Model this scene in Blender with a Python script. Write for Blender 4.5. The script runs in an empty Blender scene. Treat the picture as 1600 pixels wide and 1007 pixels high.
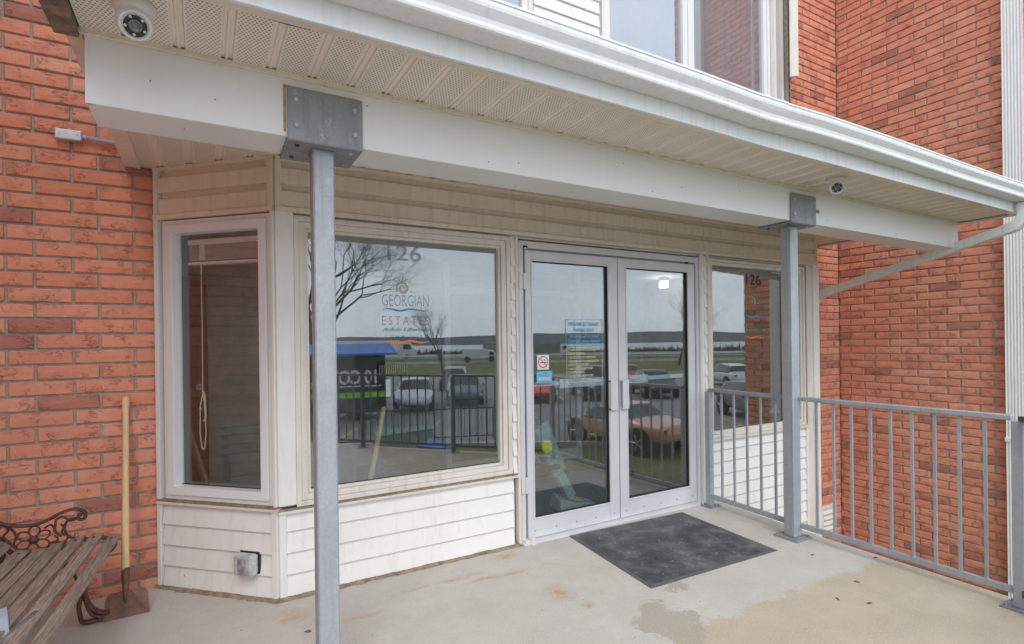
import bpy, math, random
import numpy as np
from mathutils import Vector, Matrix
R = math.radians
rnd = random.Random(7)
scene = bpy.context.scene
C = scene.collection

# ------------------------------------------------------------------ camera
cam_d = bpy.data.cameras.new('camera'); cam = bpy.data.objects.new('camera', cam_d); C.objects.link(cam)
cam_d.sensor_width = 36; cam_d.lens = 36 * 836.1 / 1600; cam_d.shift_y = 30.8 / 1600
cam_d.clip_start = 0.02; cam_d.clip_end = 20000
yaw, roll = R(60.133), R(-0.7366)
fa = Vector((math.cos(yaw), math.sin(yaw), 0)); fr = Vector((math.sin(yaw), -math.cos(yaw), 0)); fu = Vector((0, 0, 1))
r2 = math.cos(roll) * fr + math.sin(roll) * fu; u2 = r2.cross(fa)
mw = Matrix((r2, u2, -fa)).transposed().to_4x4(); mw.translation = Vector((0, 0, 1.5))
cam.matrix_world = mw
scene.camera = cam

# ------------------------------------------------------------------ sky, sun, exposure (overcast)
world = bpy.data.worlds.new('World'); scene.world = world; world.use_nodes = True
nt = world.node_tree; nt.nodes.clear()
wo = nt.nodes.new('ShaderNodeOutputWorld'); bg = nt.nodes.new('ShaderNodeBackground'); sky = nt.nodes.new('ShaderNodeTexSky')
sky.sky_type = 'NISHITA'; sky.sun_disc = False; sky.sun_elevation = R(48); sky.sun_rotation = R(200)
hs = nt.nodes.new('ShaderNodeHueSaturation'); hs.inputs['Saturation'].default_value = 0.25
tc = nt.nodes.new('ShaderNodeTexCoord'); mp = nt.nodes.new('ShaderNodeMapping'); mp.inputs['Scale'].default_value = (1, 1, 3.5)
nz = nt.nodes.new('ShaderNodeTexNoise'); nz.inputs['Scale'].default_value = 2.2; nz.inputs['Detail'].default_value = 5; nz.inputs['Roughness'].default_value = .5
cr = nt.nodes.new('ShaderNodeValToRGB')
cr.color_ramp.elements[0].position = .3; cr.color_ramp.elements[0].color = (5.3, 6.0, 7.0, 1)
cr.color_ramp.elements[1].position = .72; cr.color_ramp.elements[1].color = (7.9, 8.4, 9.1, 1)
mx = nt.nodes.new('ShaderNodeMix'); mx.data_type = 'RGBA'; mx.inputs[0].default_value = .8
L = nt.links.new
L(sky.outputs[0], hs.inputs['Color']); L(tc.outputs['Generated'], mp.inputs[0]); L(mp.outputs[0], nz.inputs['Vector']); L(nz.outputs[0], cr.inputs[0])
L(hs.outputs[0], mx.inputs[6]); L(cr.outputs[0], mx.inputs[7]); L(mx.outputs[2], bg.inputs['Color']); L(bg.outputs[0], wo.inputs['Surface'])
bg.inputs['Strength'].default_value = 0.12
sun_d = bpy.data.lights.new('sun', 'SUN'); sun_d.energy = 0.9; sun_d.angle = R(35); sun_d.color = (1, .97, .92)
sun = bpy.data.objects.new('sun', sun_d); C.objects.link(sun)
el, az = R(48), R(-110)
sv = Vector((math.cos(el) * math.cos(az), math.cos(el) * math.sin(az), math.sin(el)))
sun.rotation_euler = sv.to_track_quat('Z', 'Y').to_euler()
scene.view_settings.view_transform = 'Standard'; scene.view_settings.look = 'None'
scene.view_settings.gamma = 1; scene.view_settings.use_curve_mapping = False
scene.view_settings.exposure = 0.88
scene.cycles.max_bounces = 10; scene.cycles.diffuse_bounces = 5; scene.cycles.glossy_bounces = 5
scene.cycles.transparent_max_bounces = 12

# ------------------------------------------------------------------ material helpers
class NT:
    def __init__(s, name):
        s.m = bpy.data.materials.new(name); s.m.use_nodes = True; s.t = s.m.node_tree
        s.p = s.t.nodes['Principled BSDF']; s.out = s.t.nodes['Material Output']
    def n(s, typ, **k):
        x = s.t.nodes.new(typ)
        for a, v in k.items(): setattr(x, a, v)
        return x
    def l(s, a, b): s.t.links.new(a, b)
    def val(s, sock, v):
        if isinstance(v, (int, float)): sock.default_value = v
        elif isinstance(v, tuple): sock.default_value = v if len(v) == len(sock.default_value) else v + (1,)
        else: s.l(v, sock)
    def math(s, op, a, b=0.0, c=None, clamp=False):
        x = s.n('ShaderNodeMath', operation=op, use_clamp=clamp); s.val(x.inputs[0], a); s.val(x.inputs[1], b)
        if c is not None: s.val(x.inputs[2], c)
        return x.outputs[0]
    def mix(s, f, a, b, blend='MIX'):
        x = s.n('ShaderNodeMix', data_type='RGBA', blend_type=blend); s.val(x.inputs[0], f); s.val(x.inputs[6], a); s.val(x.inputs[7], b)
        return x.outputs[2]
    def pos(s): return s.n('ShaderNodeNewGeometry').outputs['Position']
    def noise(s, scale, detail=4, rough=.55, vec=None, stretch=None):
        x = s.n('ShaderNodeTexNoise'); x.inputs['Scale'].default_value = scale; x.inputs['Detail'].default_value = detail; x.inputs['Roughness'].default_value = rough
        v = vec or s.pos()
        if stretch:
            m = s.n('ShaderNodeMapping'); m.inputs['Scale'].default_value = stretch; s.l(v, m.inputs[0]); v = m.outputs[0]
        s.l(v, x.inputs['Vector']); return x.outputs[0]
    def ramp(s, f, stops, interp='LINEAR'):
        x = s.n('ShaderNodeValToRGB'); r = x.color_ramp; r.interpolation = interp
        while len(r.elements) < len(stops): r.elements.new(.5)
        for e, (p, c) in zip(r.elements, stops):
            e.position = p; e.color = (c, c, c, 1) if isinstance(c, (int, float)) else tuple(c) + (1,)
        s.l(f, x.inputs[0]); return x.outputs[0]
    def bump(s, h, strength=.3, dist=.002, nrm=None):
        x = s.n('ShaderNodeBump'); x.inputs['Strength'].default_value = strength; x.inputs['Distance'].default_value = dist
        s.l(h, x.inputs['Height'])
        if nrm is not None: s.l(nrm, x.inputs['Normal'])
        s.l(x.outputs[0], s.p.inputs['Normal']); return x.outputs[0]
    def set(s, color=None, rough=None, metal=None, spec=None):
        if color is not None: s.val(s.p.inputs['Base Color'], color)
        if rough is not None: s.val(s.p.inputs['Roughness'], rough)
        if metal is not None: s.p.inputs['Metallic'].default_value = metal
        if spec is not None: s.p.inputs['Specular IOR Level'].default_value = spec
        return s.m

def simple(name, c, rough=.5, metal=0, var=.12, scale=9, bump=0, bscale=60, stretch=None, spec=None, speck=0):
    k = NT(name)
    n = k.noise(scale, 5, .6, stretch=stretch)
    col = k.mix(k.ramp(n, [(.3, 0.0), (.7, 1.0)]), tuple(x * (1 - var) for x in c), tuple(min(1, x * (1 + var)) for x in c))
    if speck:
        d = k.ramp(k.noise(55, 2, .5), [(.30, 1.0), (.335, 0.0)])
        col = k.mix(k.math('MULTIPLY', d, speck), col, tuple(x * .45 for x in c))
    k.set(col, rough, metal, spec)
    if bump: k.bump(k.noise(bscale, 4, .6, stretch=stretch), bump)
    return k.m

def vinyl(name, c, dirt=.25, rough=.45, streak=.25, dirtcol=(.33, .26, .18)):
    k = NT(name)
    big = k.ramp(k.noise(1.7, 6, .65, stretch=(1, 1, 2.2)), [(.35, 0.0), (.75, 1.0)])
    col = k.mix(k.math('MULTIPLY', big, dirt), c, tuple(a * .55 + b * .45 for a, b in zip(c, dirtcol)))
    st = k.ramp(k.noise(26, 4, .6, stretch=(1, 1, .12)), [(.5, 0.0), (.72, 1.0)])
    col = k.mix(k.math('MULTIPLY', st, streak * .5), col, dirtcol)
    sp = k.ramp(k.noise(60, 2, .4), [(.20, 1.0), (.225, 0.0)])
    col = k.mix(k.math('MULTIPLY', sp, .7), col, (.12, .09, .06))
    k.set(col, rough, spec=.35)
    k.bump(k.noise(130, 3, .6, stretch=(.25, .25, 1)), .12, .001)
    return k.m

def brick_mat():
    k = NT('rustic_orange_brick')
    oi = k.n('ShaderNodeObjectInfo').outputs['Random']; ri = k.n('ShaderNodeNewGeometry').outputs['Random Per Island']
    rr = k.math('FRACT', k.math('ADD', oi, k.math('MULTIPLY', ri, 7.31)))
    r2_ = k.math('FRACT', k.math('MULTIPLY', rr, 37.7))
    base = k.ramp(rr, [(0, (.69, .255, .155)), (.22, (.79, .315, .20)), (.45, (.73, .27, .17)), (.72, (.82, .36, .245)), (.90, (.68, .255, .17)), (.92, (.58, .215, .15)), (.955, (.47, .19, .14)), (1.0, (.40, .165, .125))])
    n1 = k.noise(24, 5, .65)
    col = k.mix(k.ramp(n1, [(.38, 0.0), (.75, .5)]), base, k.mix(.38, base, (.34, .11, .07)))
    fine = k.ramp(k.noise(230, 3, .7), [(.4, 0.0), (.75, 1.0)])
    col = k.mix(k.math('MULTIPLY', fine, .28), col, (.86, .50, .37))
    # folded clay creases
    ps = k.n('ShaderNodeMapping'); ps.inputs['Scale'].default_value = (1, 1, 2.3); k.l(k.pos(), ps.inputs[0])
    dn = k.n('ShaderNodeTexNoise'); dn.inputs['Scale'].default_value = 17; dn.inputs['Detail'].default_value = 2; k.l(ps.outputs[0], dn.inputs['Vector'])
    add = k.n('ShaderNodeVectorMath', operation='MULTIPLY_ADD'); k.l(dn.outputs['Color'], add.inputs[0]); add.inputs[1].default_value = (.16, .16, .16); k.l(ps.outputs[0], add.inputs[2])
    vo = k.n('ShaderNodeTexNoise'); vo.inputs['Scale'].default_value = 20; vo.inputs['Detail'].default_value = 1.2; k.l(add.outputs[0], vo.inputs['Vector'])
    crease = k.ramp(vo.outputs[0], [(.44, 0.0), (.482, 1.0), (.505, 1.0), (.515, 0.0)])
    gate = k.ramp(k.noise(11, 2, .5), [(.50, 0.0), (.62, 1.0)])
    cz = k.math('MULTIPLY', crease, gate)
    col = k.mix(k.math('MULTIPLY', cz, .42), col, (.22, .07, .045))
    k.set(col, .9, spec=.25)
    h = k.math('SUBTRACT', k.math('ADD', k.math('MULTIPLY', fine, .25), k.math('MULTIPLY', n1, 1.0)), k.math('MULTIPLY', cz, 1.2))
    k.bump(h, 1.0, .005)
    return k.m

def blob(k, x, y, pts):
    """union of ellipses (cx,cy,rx,ry) -> soft mask driven by warped coordinates"""
    acc = None
    for cx, cy, rx, ry in pts:
        a = k.math('DIVIDE', k.math('SUBTRACT', x, cx), rx); b = k.math('DIVIDE', k.math('SUBTRACT', y, cy), ry)
        d = k.math('SQRT', k.math('ADD', k.math('MULTIPLY', a, a), k.math('MULTIPLY', b, b)))
        acc = d if acc is None else k.math('MINIMUM', acc, d)
    return acc

def slab_mat():
    k = NT('stained_concrete')
    sx = k.n('ShaderNodeSeparateXYZ'); k.l(k.pos(), sx.inputs[0]); X, Y = sx.outputs[0], sx.outputs[1]
    w = k.math('MULTIPLY', k.math('SUBTRACT', k.noise(5.5, 7, .62), .5), .55)
    w2 = k.math('MULTIPLY', k.math('SUBTRACT', k.noise(34, 4, .6), .5), .16)
    Xw = k.math('ADD', k.math('ADD', X, w), w2); Yw = k.math('ADD', k.math('ADD', Y, k.math('MULTIPLY', w, .6)), w2)
    n = k.noise(3.1, 8, .65)
    col = k.ramp(n, [(.3, (.47, .44, .40)), (.55, (.55, .525, .48)), (.75, (.61, .59, .55))])
    # old tan film left by standing water, with a ragged rim
    edge = k.math('SUBTRACT', k.math('ADD', 1.97, k.math('MULTIPLY', k.math('SUBTRACT', X, 2.6), -.05)), Yw)
    m1 = k.ramp(edge, [(0.0, 0.0), (.035, 1.0)])
    m1x = k.ramp(k.math('SUBTRACT', Xw, 1.98), [(0.0, 0.0), (.03, 1.0)])
    m1 = k.math('MULTIPLY', m1, m1x)
    patch = k.ramp(blob(k, Xw, Yw, [(2.12, 2.05, .17, .22), (2.48, 2.33, .10, .05)]), [(.85, 1.0), (1.0, 0.0)])
    tan = k.ramp(k.noise(2.3, 6, .7), [(.3, (.37, .275, .155)), (.55, (.49, .38, .225)), (.75, (.58, .48, .32))])
    col = k.mix(k.math('MULTIPLY', m1, .92), col, tan)
    col = k.mix(k.math('MULTIPLY', patch, .8), col, (.30, .245, .17))
    rimm = k.ramp(edge, [(-.16, 0.0), (-.02, 1.0), (0.0, 0.0)])
    col = k.mix(k.math('MULTIPLY', k.math('MULTIPLY', rimm, .35), k.ramp(X, [(.2, 0.0), (.21, 1.0)])), col, (.66, .64, .61))
    # rust marks
    Xr = k.math('ADD', X, k.math('ADD', k.math('MULTIPLY', w, .22), k.math('MULTIPLY', w2, .5))); Yr = k.math('ADD', Y, k.math('MULTIPLY', w, .15))
    rb = blob(k, Xr, Yr, [(.40, 3.18, .10, .12), (.55, 3.05, .09, .05), (.72, 2.97, .16, .035), (1.40, 3.13, .18, .035), (1.52, 3.03, .20, .03), (1.70, 3.02, .2, .03), (1.80, 3.27, .13, .06), (1.82, 2.64, .10, .14), (1.86, 2.42, .05, .05), (1.1, 3.13, .12, .015), (2.52, 2.47, .03, .03)])
    rust = k.math('MULTIPLY', k.ramp(rb, [(.2, 1.0), (1.15, 0.0)]), k.ramp(k.noise(30, 5, .7), [(.35, .25), (.55, 1.0)]))
    rc = k.ramp(k.noise(6, 2), [(.4, (.46, .20, .07)), (.6, (.56, .34, .11))])
    col = k.mix(k.math('MULTIPLY', rust, 1.0), col, rc)
    # faint crack by the door
    lab = k.math('ABSOLUTE', k.math('SUBTRACT', k.math('ADD', k.math('MULTIPLY', k.math('SUBTRACT', X, 1.9), -.9), 3.1), k.math('ADD', Y, k.math('MULTIPLY', w, .12))))
    crack = k.math('MULTIPLY', k.ramp(lab, [(.002, 1.0), (.006, 0.0)]), k.math('MULTIPLY', k.math('GREATER_THAN', X, 1.95), k.math('LESS_THAN', X, 2.75)))
    col = k.mix(k.math('MULTIPLY', crack, .45), col, (.24, .21, .18))
    mott = k.noise(11, 6, .75); col = k.mix(k.math('MULTIPLY', k.ramp(mott, [(.42, 0.0), (.62, 1.0)]), .22), col, (.36, .33, .29))
    dots = k.ramp(k.noise(48, 2, .4), [(.245, 1.0), (.265, 0.0)])
    col = k.mix(k.math('MULTIPLY', dots, .55), col, (.12, .1, .08))
    fine = k.noise(110, 6, .8)
    col = k.mix(.38, col, k.ramp(fine, [(.3, (.30, .28, .25)), (.7, (.72, .70, .66))]))
    k.set(col, k.ramp(n, [(.3, .75), (.7, .92)]), spec=.3)
    hh = k.math('ADD', k.math('MULTIPLY', fine, .5), k.noise(70, 4, .6)); k.bump(hh, .7, .0025)
    return k.m

def galv(name='galvanised_steel', c=(.40, .43, .465)):
    k = NT(name)
    v = k.n('ShaderNodeTexVoronoi'); v.inputs['Scale'].default_value = 85; k.l(k.pos(), v.inputs['Vector'])
    sp = k.ramp(v.outputs['Color'], [(.2, 0.0), (.8, 1.0)])
    big = k.ramp(k.noise(6, 6, .7, stretch=(1, 1, .5)), [(.35, 0.0), (.7, 1.0)])
    col = k.mix(k.math('MULTIPLY', sp, .3), c, tuple(x * 1.3 for x in c))
    col = k.mix(k.math('MULTIPLY', big, .45), col, tuple(x * .68 for x in c))
    dr = k.ramp(k.noise(40, 4, .6, stretch=(1, 1, .04)), [(.52, 0.0), (.68, 1.0)])
    col = k.mix(k.math('MULTIPLY', dr, .35), col, tuple(x * .55 for x in c))
    wh = k.ramp(k.noise(14, 5, .7), [(.60, 0.0), (.72, 1.0)]); col = k.mix(k.math('MULTIPLY', wh, .45), col, (.62, .63, .64))
    rs = k.ramp(k.noise(9, 5, .75), [(.70, 0.0), (.76, 1.0)]); col = k.mix(k.math('MULTIPLY', rs, .75), col, (.22, .11, .06))
    k.set(col, k.ramp(k.noise(20, 3), [(.3, .42), (.7, .68)]), .35, .4); k.bump(k.noise(90, 4), .3, .0015)
    return k.m

def soffit_mat():
    k = NT('perforated_vinyl_soffit')
    tcx = k.n('ShaderNodeTexCoord'); sx = k.n('ShaderNodeSeparateXYZ'); k.l(tcx.outputs['Object'], sx.inputs[0]); X, Y = sx.outputs[0], sx.outputs[1]
    P = .0137
    rx = k.math('DIVIDE', X, P); ry = k.math('DIVIDE', Y, P)
    row = k.math('FLOOR', ry); off = k.math('MULTIPLY', k.math('MODULO', k.math('ABSOLUTE', row), 2), .5)
    fx = k.math('SUBTRACT', k.math('FRACT', k.math('ADD', rx, off)), .5); fy = k.math('SUBTRACT', k.math('FRACT', ry), .5)
    d = k.math('SQRT', k.math('ADD', k.math('MULTIPLY', fx, fx), k.math('MULTIPLY', fy, fy)))
    hole = k.ramp(d, [(.20, 1.0), (.29, 0.0)])
    inx = k.math('MULTIPLY', k.math('GREATER_THAN', X, .006), k.math('LESS_THAN', X, .111))
    hole = k.math('MULTIPLY', hole, inx)
    big = k.ramp(k.noise(2.5, 6, .65), [(.35, 0.0), (.75, 1.0)])
    col = k.mix(k.math('MULTIPLY', big, .3), (.86, .80, .71), (.74, .66, .55))
    col = k.mix(k.math('MULTIPLY', hole, .85), col, (.13, .10, .075))
    k.set(col, .5, spec=.35)
    k.bump(k.math('SUBTRACT', 1.0, hole), .5, .002)
    return k.m

def wood_mat(name, c1, c2, axis='y', scale=40, rough=.75):
    k = NT(name)
    st = {'x': (.06, 1, 1), 'y': (1, .06, 1), 'z': (1, 1, .06)}[axis]
    tcx = k.n('ShaderNodeTexCoord').outputs['Object']
    n = k.noise(scale, 6, .65, vec=tcx, stretch=st); o = k.n('ShaderNodeObjectInfo').outputs['Random']
    col = k.mix(k.ramp(n, [(.35, 0.0), (.65, 1.0)]), c1, c2)
    col = k.mix(k.math('MULTIPLY', o, .3), col, tuple(x * .75 for x in c1))
    k.set(col, rough, spec=.3); k.bump(n, .5, .002)
    return k.m

def glass_mat(name, base=.13, tint=(.90, .95, .94)):
    k = NT(name); t = k.t
    tr = k.n('ShaderNodeBsdfTransparent'); tr.inputs[0].default_value = tint + (1,)
    gl = k.n('ShaderNodeBsdfGlossy'); gl.inputs['Roughness'].default_value = 0.0; gl.inputs['Color'].default_value = (.95, .965, 1, 1)
    geo = k.n('ShaderNodeNewGeometry'); frn = k.n('ShaderNodeFresnel'); k.l(k.math('SUBTRACT', 1.5, k.math('MULTIPLY', geo.outputs['Backfacing'], 1.5 - 1 / 1.5)), frn.inputs[0])
    f = k.math('ADD', k.math('MULTIPLY', frn.outputs[0], .9), base, clamp=True)
    ms = k.n('ShaderNodeMixShader'); k.l(f, ms.inputs[0]); k.l(tr.outputs[0], ms.inputs[1]); k.l(gl.outputs[0], ms.inputs[2]); k.l(ms.outputs[0], k.out.inputs['Surface'])
    return k.m

def emis(name, c, s):
    k = NT(name); k.set(c, .5); k.p.inputs['Emission Color'].default_value = c + (1,); k.p.inputs['Emission Strength'].default_value = s; return k.m

M = {}
M['brick'] = brick_mat()
M['mortar'] = simple('grey_mortar', (.37, .335, .30), .95, var=.2, scale=30, bump=.6, bscale=180)
M['slab'] = slab_mat()
M['slabside'] = simple('concrete_side', (.42, .40, .37), .9, bump=.4)
M['siding'] = vinyl('white_vinyl', (.85, .84, .82), dirt=.22, streak=.3)
M['cream'] = vinyl('cream_vinyl', (.82, .745, .645), dirt=.4, streak=.45)
M['trim'] = vinyl('white_aluminium_trim', (.83, .82, .80), dirt=.22, rough=.4, streak=.3)
M['casing'] = vinyl('aged_window_casing', (.76, .72, .66), dirt=.38, streak=.5)
M['beam'] = vinyl('beam_cladding', (.83, .845, .86), dirt=.12, rough=.35, streak=.05)
M['gutter'] = vinyl('gutter_white', (.82, .835, .85), dirt=.16, rough=.33, streak=.4, dirtcol=(.4, .38, .34))
M['alu'] = simple('mill_aluminium', (.66, .665, .69), .42, .12, var=.05, scale=4, bump=.1, bscale=200, spec=.5)
M['alud'] = simple('dark_aluminium', (.30, .31, .33), .5, .2)  # darker aluminium for door stops, rivets, screws and poles
M['caulk'] = simple('brown_caulk', (.27, .205, .145), .9, var=.4, scale=25, bump=.7, bscale=60)
M['black'] = simple('black_rubber_gap', (.02, .02, .022), .7)
M['galv'] = galv()
M['galvd'] = galv('dull_zinc_bracket', (.30, .32, .34))
M['galv_backlit'] = galv('backlit_galvanised_steel', (.115, .12, .13))  # same galvanised steel, darkened in colour to imitate the backlit railing side
M['soffit'] = soffit_mat()
M['rust'] = simple('rusty_cast_iron', (.115, .052, .032), .7, .25, var=.5, scale=30, bump=.6, bscale=90)
M['blade'] = simple('rusty_steel_blade', (.14, .07, .042), .5, .35, var=.45, scale=14, bump=.4, bscale=70)
M['slat'] = wood_mat('weathered_slat', (.17, .125, .10), (.48, .40, .335), 'y', 150)
M['ash'] = wood_mat('ash_handle', (.66, .44, .22), (.76, .56, .32), 'z', 30, .45)
M['rotten'] = simple('weathered_fascia_wood', (.22, .165, .12), .95, var=.45, scale=20, bump=.9, bscale=50)
M['glass'] = glass_mat('window_glass')
M['glassu'] = glass_mat('upper_window_glass', .19, (.8, .82, .85))
M['glassb'] = glass_mat('bay_side_glass', .06, (.95, .97, .96))
M['rubber'] = NT('rubber_mat_material')
k = M['rubber']; nn = k.noise(5, 6, .7); col = k.ramp(nn, [(.36, (.035, .036, .042)), (.47, (.07, .072, .08)), (.58, (.125, .125, .13)), (.68, (.19, .185, .18))])
dd = k.ramp(k.noise(60, 2, .4), [(.71, 0.0), (.73, 1.0)]); col = k.mix(k.math('MULTIPLY', dd, .6), col, (.45, .36, .28)); k.set(col, k.ramp(nn, [(.35, .45), (.7, .8)])); k.bump(k.noise(180, 3), .4, .002); M['rubber'] = k.m
M['rubedge'] = simple('mat_edge', (.10, .105, .115), .6, bump=.3)
M['camwhite'] = simple('camera_white_plastic', (.72, .70, .70), .35, var=.1)
M['lens'] = simple('dark_lens', (.012, .013, .016), .12)
M['led'] = simple('led_ring', (.6, .6, .62), .3)
M['pvc'] = simple('clear_pvc_cover', (.46, .47, .48), .25, var=.35, scale=20)
M['box'] = simple('metal_junction_box', (.50, .515, .53), .45, .4, var=.2, scale=20)
M['inwall'] = simple('interior_wall', (.42, .385, .345), .8)
M['infloor'] = simple('interior_floor', (.26, .245, .22), .6, var=.2)
k = NT('speckled_carpet'); sp = k.ramp(k.noise(130, 2, .5), [(.58, 0.0), (.66, 1.0)]); k.set(k.mix(k.math('MULTIPLY', sp, .8), (.02, .035, .045), (.35, .42, .45)), .95); M['carpet'] = k.m
M['inceil'] = simple('interior_ceiling', (.6, .59, .56), .8)
M['doorwood'] = wood_mat('brown_door_wood', (.20, .10, .05), (.30, .16, .08), 'z', 12, .5)
M['brass'] = simple('brass_knob', (.6, .42, .16), .3, .8)
M['blind'] = simple('blind_slats', (.85, .82, .78), .5)
M['cord'] = simple('blind_cord', (.75, .70, .60), .7)
M['lamp'] = emis('ceiling_lamp_glow', (1, .93, .82), 14.0)
M['d126'] = simple('reflection_greyed_numerals', (.185, .20, .235), .5)
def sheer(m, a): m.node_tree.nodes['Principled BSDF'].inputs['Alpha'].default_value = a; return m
sheer(M['d126'], .4)  # numerals greyed and thinned to imitate reflections washing over them
M['d126b'] = simple('dark_brown_numerals', (.045, .03, .03), .5)
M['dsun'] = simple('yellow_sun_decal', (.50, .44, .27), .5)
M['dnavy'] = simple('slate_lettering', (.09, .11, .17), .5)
sheer(M['dsun'], .45); sheer(M['dnavy'], .30)  # sun and lettering thinned likewise, as if veiled by the glass reflection
M['dblue'] = simple('blue_wave_decal', (.10, .29, .55), .5)
M['dgreen'] = simple('green_script_decal', (.09, .36, .29), .5)
M['dorange'] = simple('orange_wave_decal', (.66, .24, .08), .5)
M['ncyan'] = simple('cyan_notice_print', (.12, .45, .80), .5)
M['nyel'] = simple('pale_yellow_notice_print', (.66, .65, .42), .5)
M['white'] = simple('white_sticker', (.8, .79, .78), .5)
M['red'] = simple('red_print', (.55, .03, .06), .5)
M['sky_st'] = simple('light_blue_sticker', (.13, .52, .76), .5)
M['pinkst'] = simple('pink_strip', (.8, .55, .6), .5)
M['vacgrey'] = simple('vacuum_grey_plastic', (.30, .38, .38), .4)
M['vacdark'] = simple('vacuum_dark_plastic', (.06, .07, .075), .4)
M['yellow'] = simple('yellow_plastic', (.80, .70, .04), .4)
M['broom'] = simple('black_brush_plastic', (.02, .02, .022), .6, bump=.5)
M['pusher'] = simple('pale_blue_plastic', (.40, .47, .56), .45, var=.2, scale=12)
M['leaf'] = simple('dry_leaf', (.25, .10, .035), .8, var=.4, scale=60)
M['litter'] = simple('wood_chip', (.5, .36, .2), .8, var=.4, scale=60)
M['shingle'] = simple('roof_shingle', (.10, .095, .09), .95, bump=.8)
M['curtain'] = simple('net_curtain', (.55, .55, .55), .8, stretch=(40, 40, .5), scale=3, var=.25)
# world behind the camera
k = NT('rough_spring_grass'); g1 = k.noise(.35, 6, .7); g2 = k.noise(14, 5, .75)
col = k.ramp(g1, [(.3, (.10, .13, .045)), (.5, (.15, .165, .06)), (.7, (.21, .19, .10))]); col = k.mix(k.math('MULTIPLY', k.ramp(g2, [(.4, 0.0), (.7, 1.0)]), .6), col, (.04, .055, .015)); k.set(col, .95, spec=.1); k.bump(g2, .9, .04); M['grass'] = k.m
k = NT('far_fields'); g1 = k.noise(.012, 7, .75); col = k.ramp(g1, [(.38, (.09, .09, .06)), (.5, (.20, .175, .125)), (.62, (.06, .06, .045))]); k.set(col, .95, spec=.05); M['field'] = k.m
M['asphalt'] = simple('parking_asphalt', (.20, .20, .20), .85, var=.25, scale=1.2, bump=.5, bscale=60)
M['road'] = simple('highway_asphalt', (.16, .16, .165), .85, var=.12, scale=.2)
M['curb'] = simple('concrete_kerb', (.42, .41, .38), .9, bump=.4)
M['ypaint'] = simple('yellow_line_paint', (.60, .45, .10), .7, var=.3, scale=8)
M['wpaint'] = simple('white_line_paint', (.6, .6, .58), .7)
k = NT('lake_water'); k.set((.16, .20, .24), .22, spec=.5); k.bump(k.noise(.02, 5, .6), .25, 1.0); M['water'] = k.m
k = NT('hazed_leafless_hill_forest'); h1 = k.noise(.0022, 8, .8); k.set(k.ramp(h1, [(.38, (.085, .095, .12)), (.5, (.13, .14, .165)), (.58, (.17, .15, .15)), (.68, (.10, .115, .12))]), 1.0, spec=0); M['hill'] = k.m  # bluish fade of distance is put into the forest colour
M['bark'] = simple('grey_bark', (.075, .062, .055), .95, var=.3, scale=10, bump=.6)
M['thicket'] = simple('leafless_thicket', (.085, .07, .06), 1, var=.35, scale=.4)
def carpaint(n, c): return simple(n, c, .25, .25, var=.04, spec=.6)
M['cp_pink'] = carpaint('rose_gold_paint', (.60, .33, .25)); M['cp_white'] = carpaint('white_car_paint', (.62, .63, .65)); M['cp_red'] = carpaint('red_car_paint', (.65, .03, .04))
M['cp_dark'] = carpaint('charcoal_car_paint', (.04, .043, .05)); M['cp_blue'] = carpaint('slate_blue_car_paint', (.10, .13, .17)); M['cp_grey'] = carpaint('grey_car_paint', (.16, .17, .18))
M['cglass'] = simple('car_glass', (.02, .024, .03), .06, spec=.8); M['tyre'] = simple('tyre_rubber', (.018, .018, .02), .85); M['rim'] = simple('alloy_rim', (.45, .45, .46), .3, .7)
M['tail'] = simple('tail_light_red', (.4, .02, .03), .2); M['headl'] = simple('headlight_glass', (.6, .62, .65), .15)
M['trailer'] = simple('black_trailer_panel', (.022, .027, .038), .5); M['lime'] = simple('lime_stripe', (.30, .62, .08), .5); M['tarp'] = simple('blue_tarpaulin', (.05, .17, .50), .5, var=.2, scale=3)
M['bin'] = simple('green_bin_plastic', (.10, .24, .17), .5); M['binbody'] = simple('pale_bin_steel', (.32, .37, .36), .5); M['bluebox'] = simple('blue_plastic_box', (.04, .10, .65), .35)
M['wood2'] = simple('dark_debris', (.05, .045, .04), .9, var=.5)
M['bldg'] = simple('pale_far_building', (.36, .355, .34), .8, var=.05); M['bwin'] = simple('far_window_band', (.05, .06, .07), .3)
M['redroof'] = simple('red_store_band', (.45, .08, .07), .6)

# ------------------------------------------------------------------ mesh helpers
class Frame:
    def __init__(s, o, u, n=None):
        s.o = Vector((o[0], o[1], 0)); s.u = Vector((u[0], u[1], 0)).normalized()
        s.n = Vector((s.u.y, -s.u.x, 0)) if n is None else Vector(n)
    def __call__(s, a, n, z): return s.o + s.u * a + s.n * n + Vector((0, 0, z))
W = Frame((0, 0), (1, 0), (0, 1, 0))       # plain world frame: (x, y, z)

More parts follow.
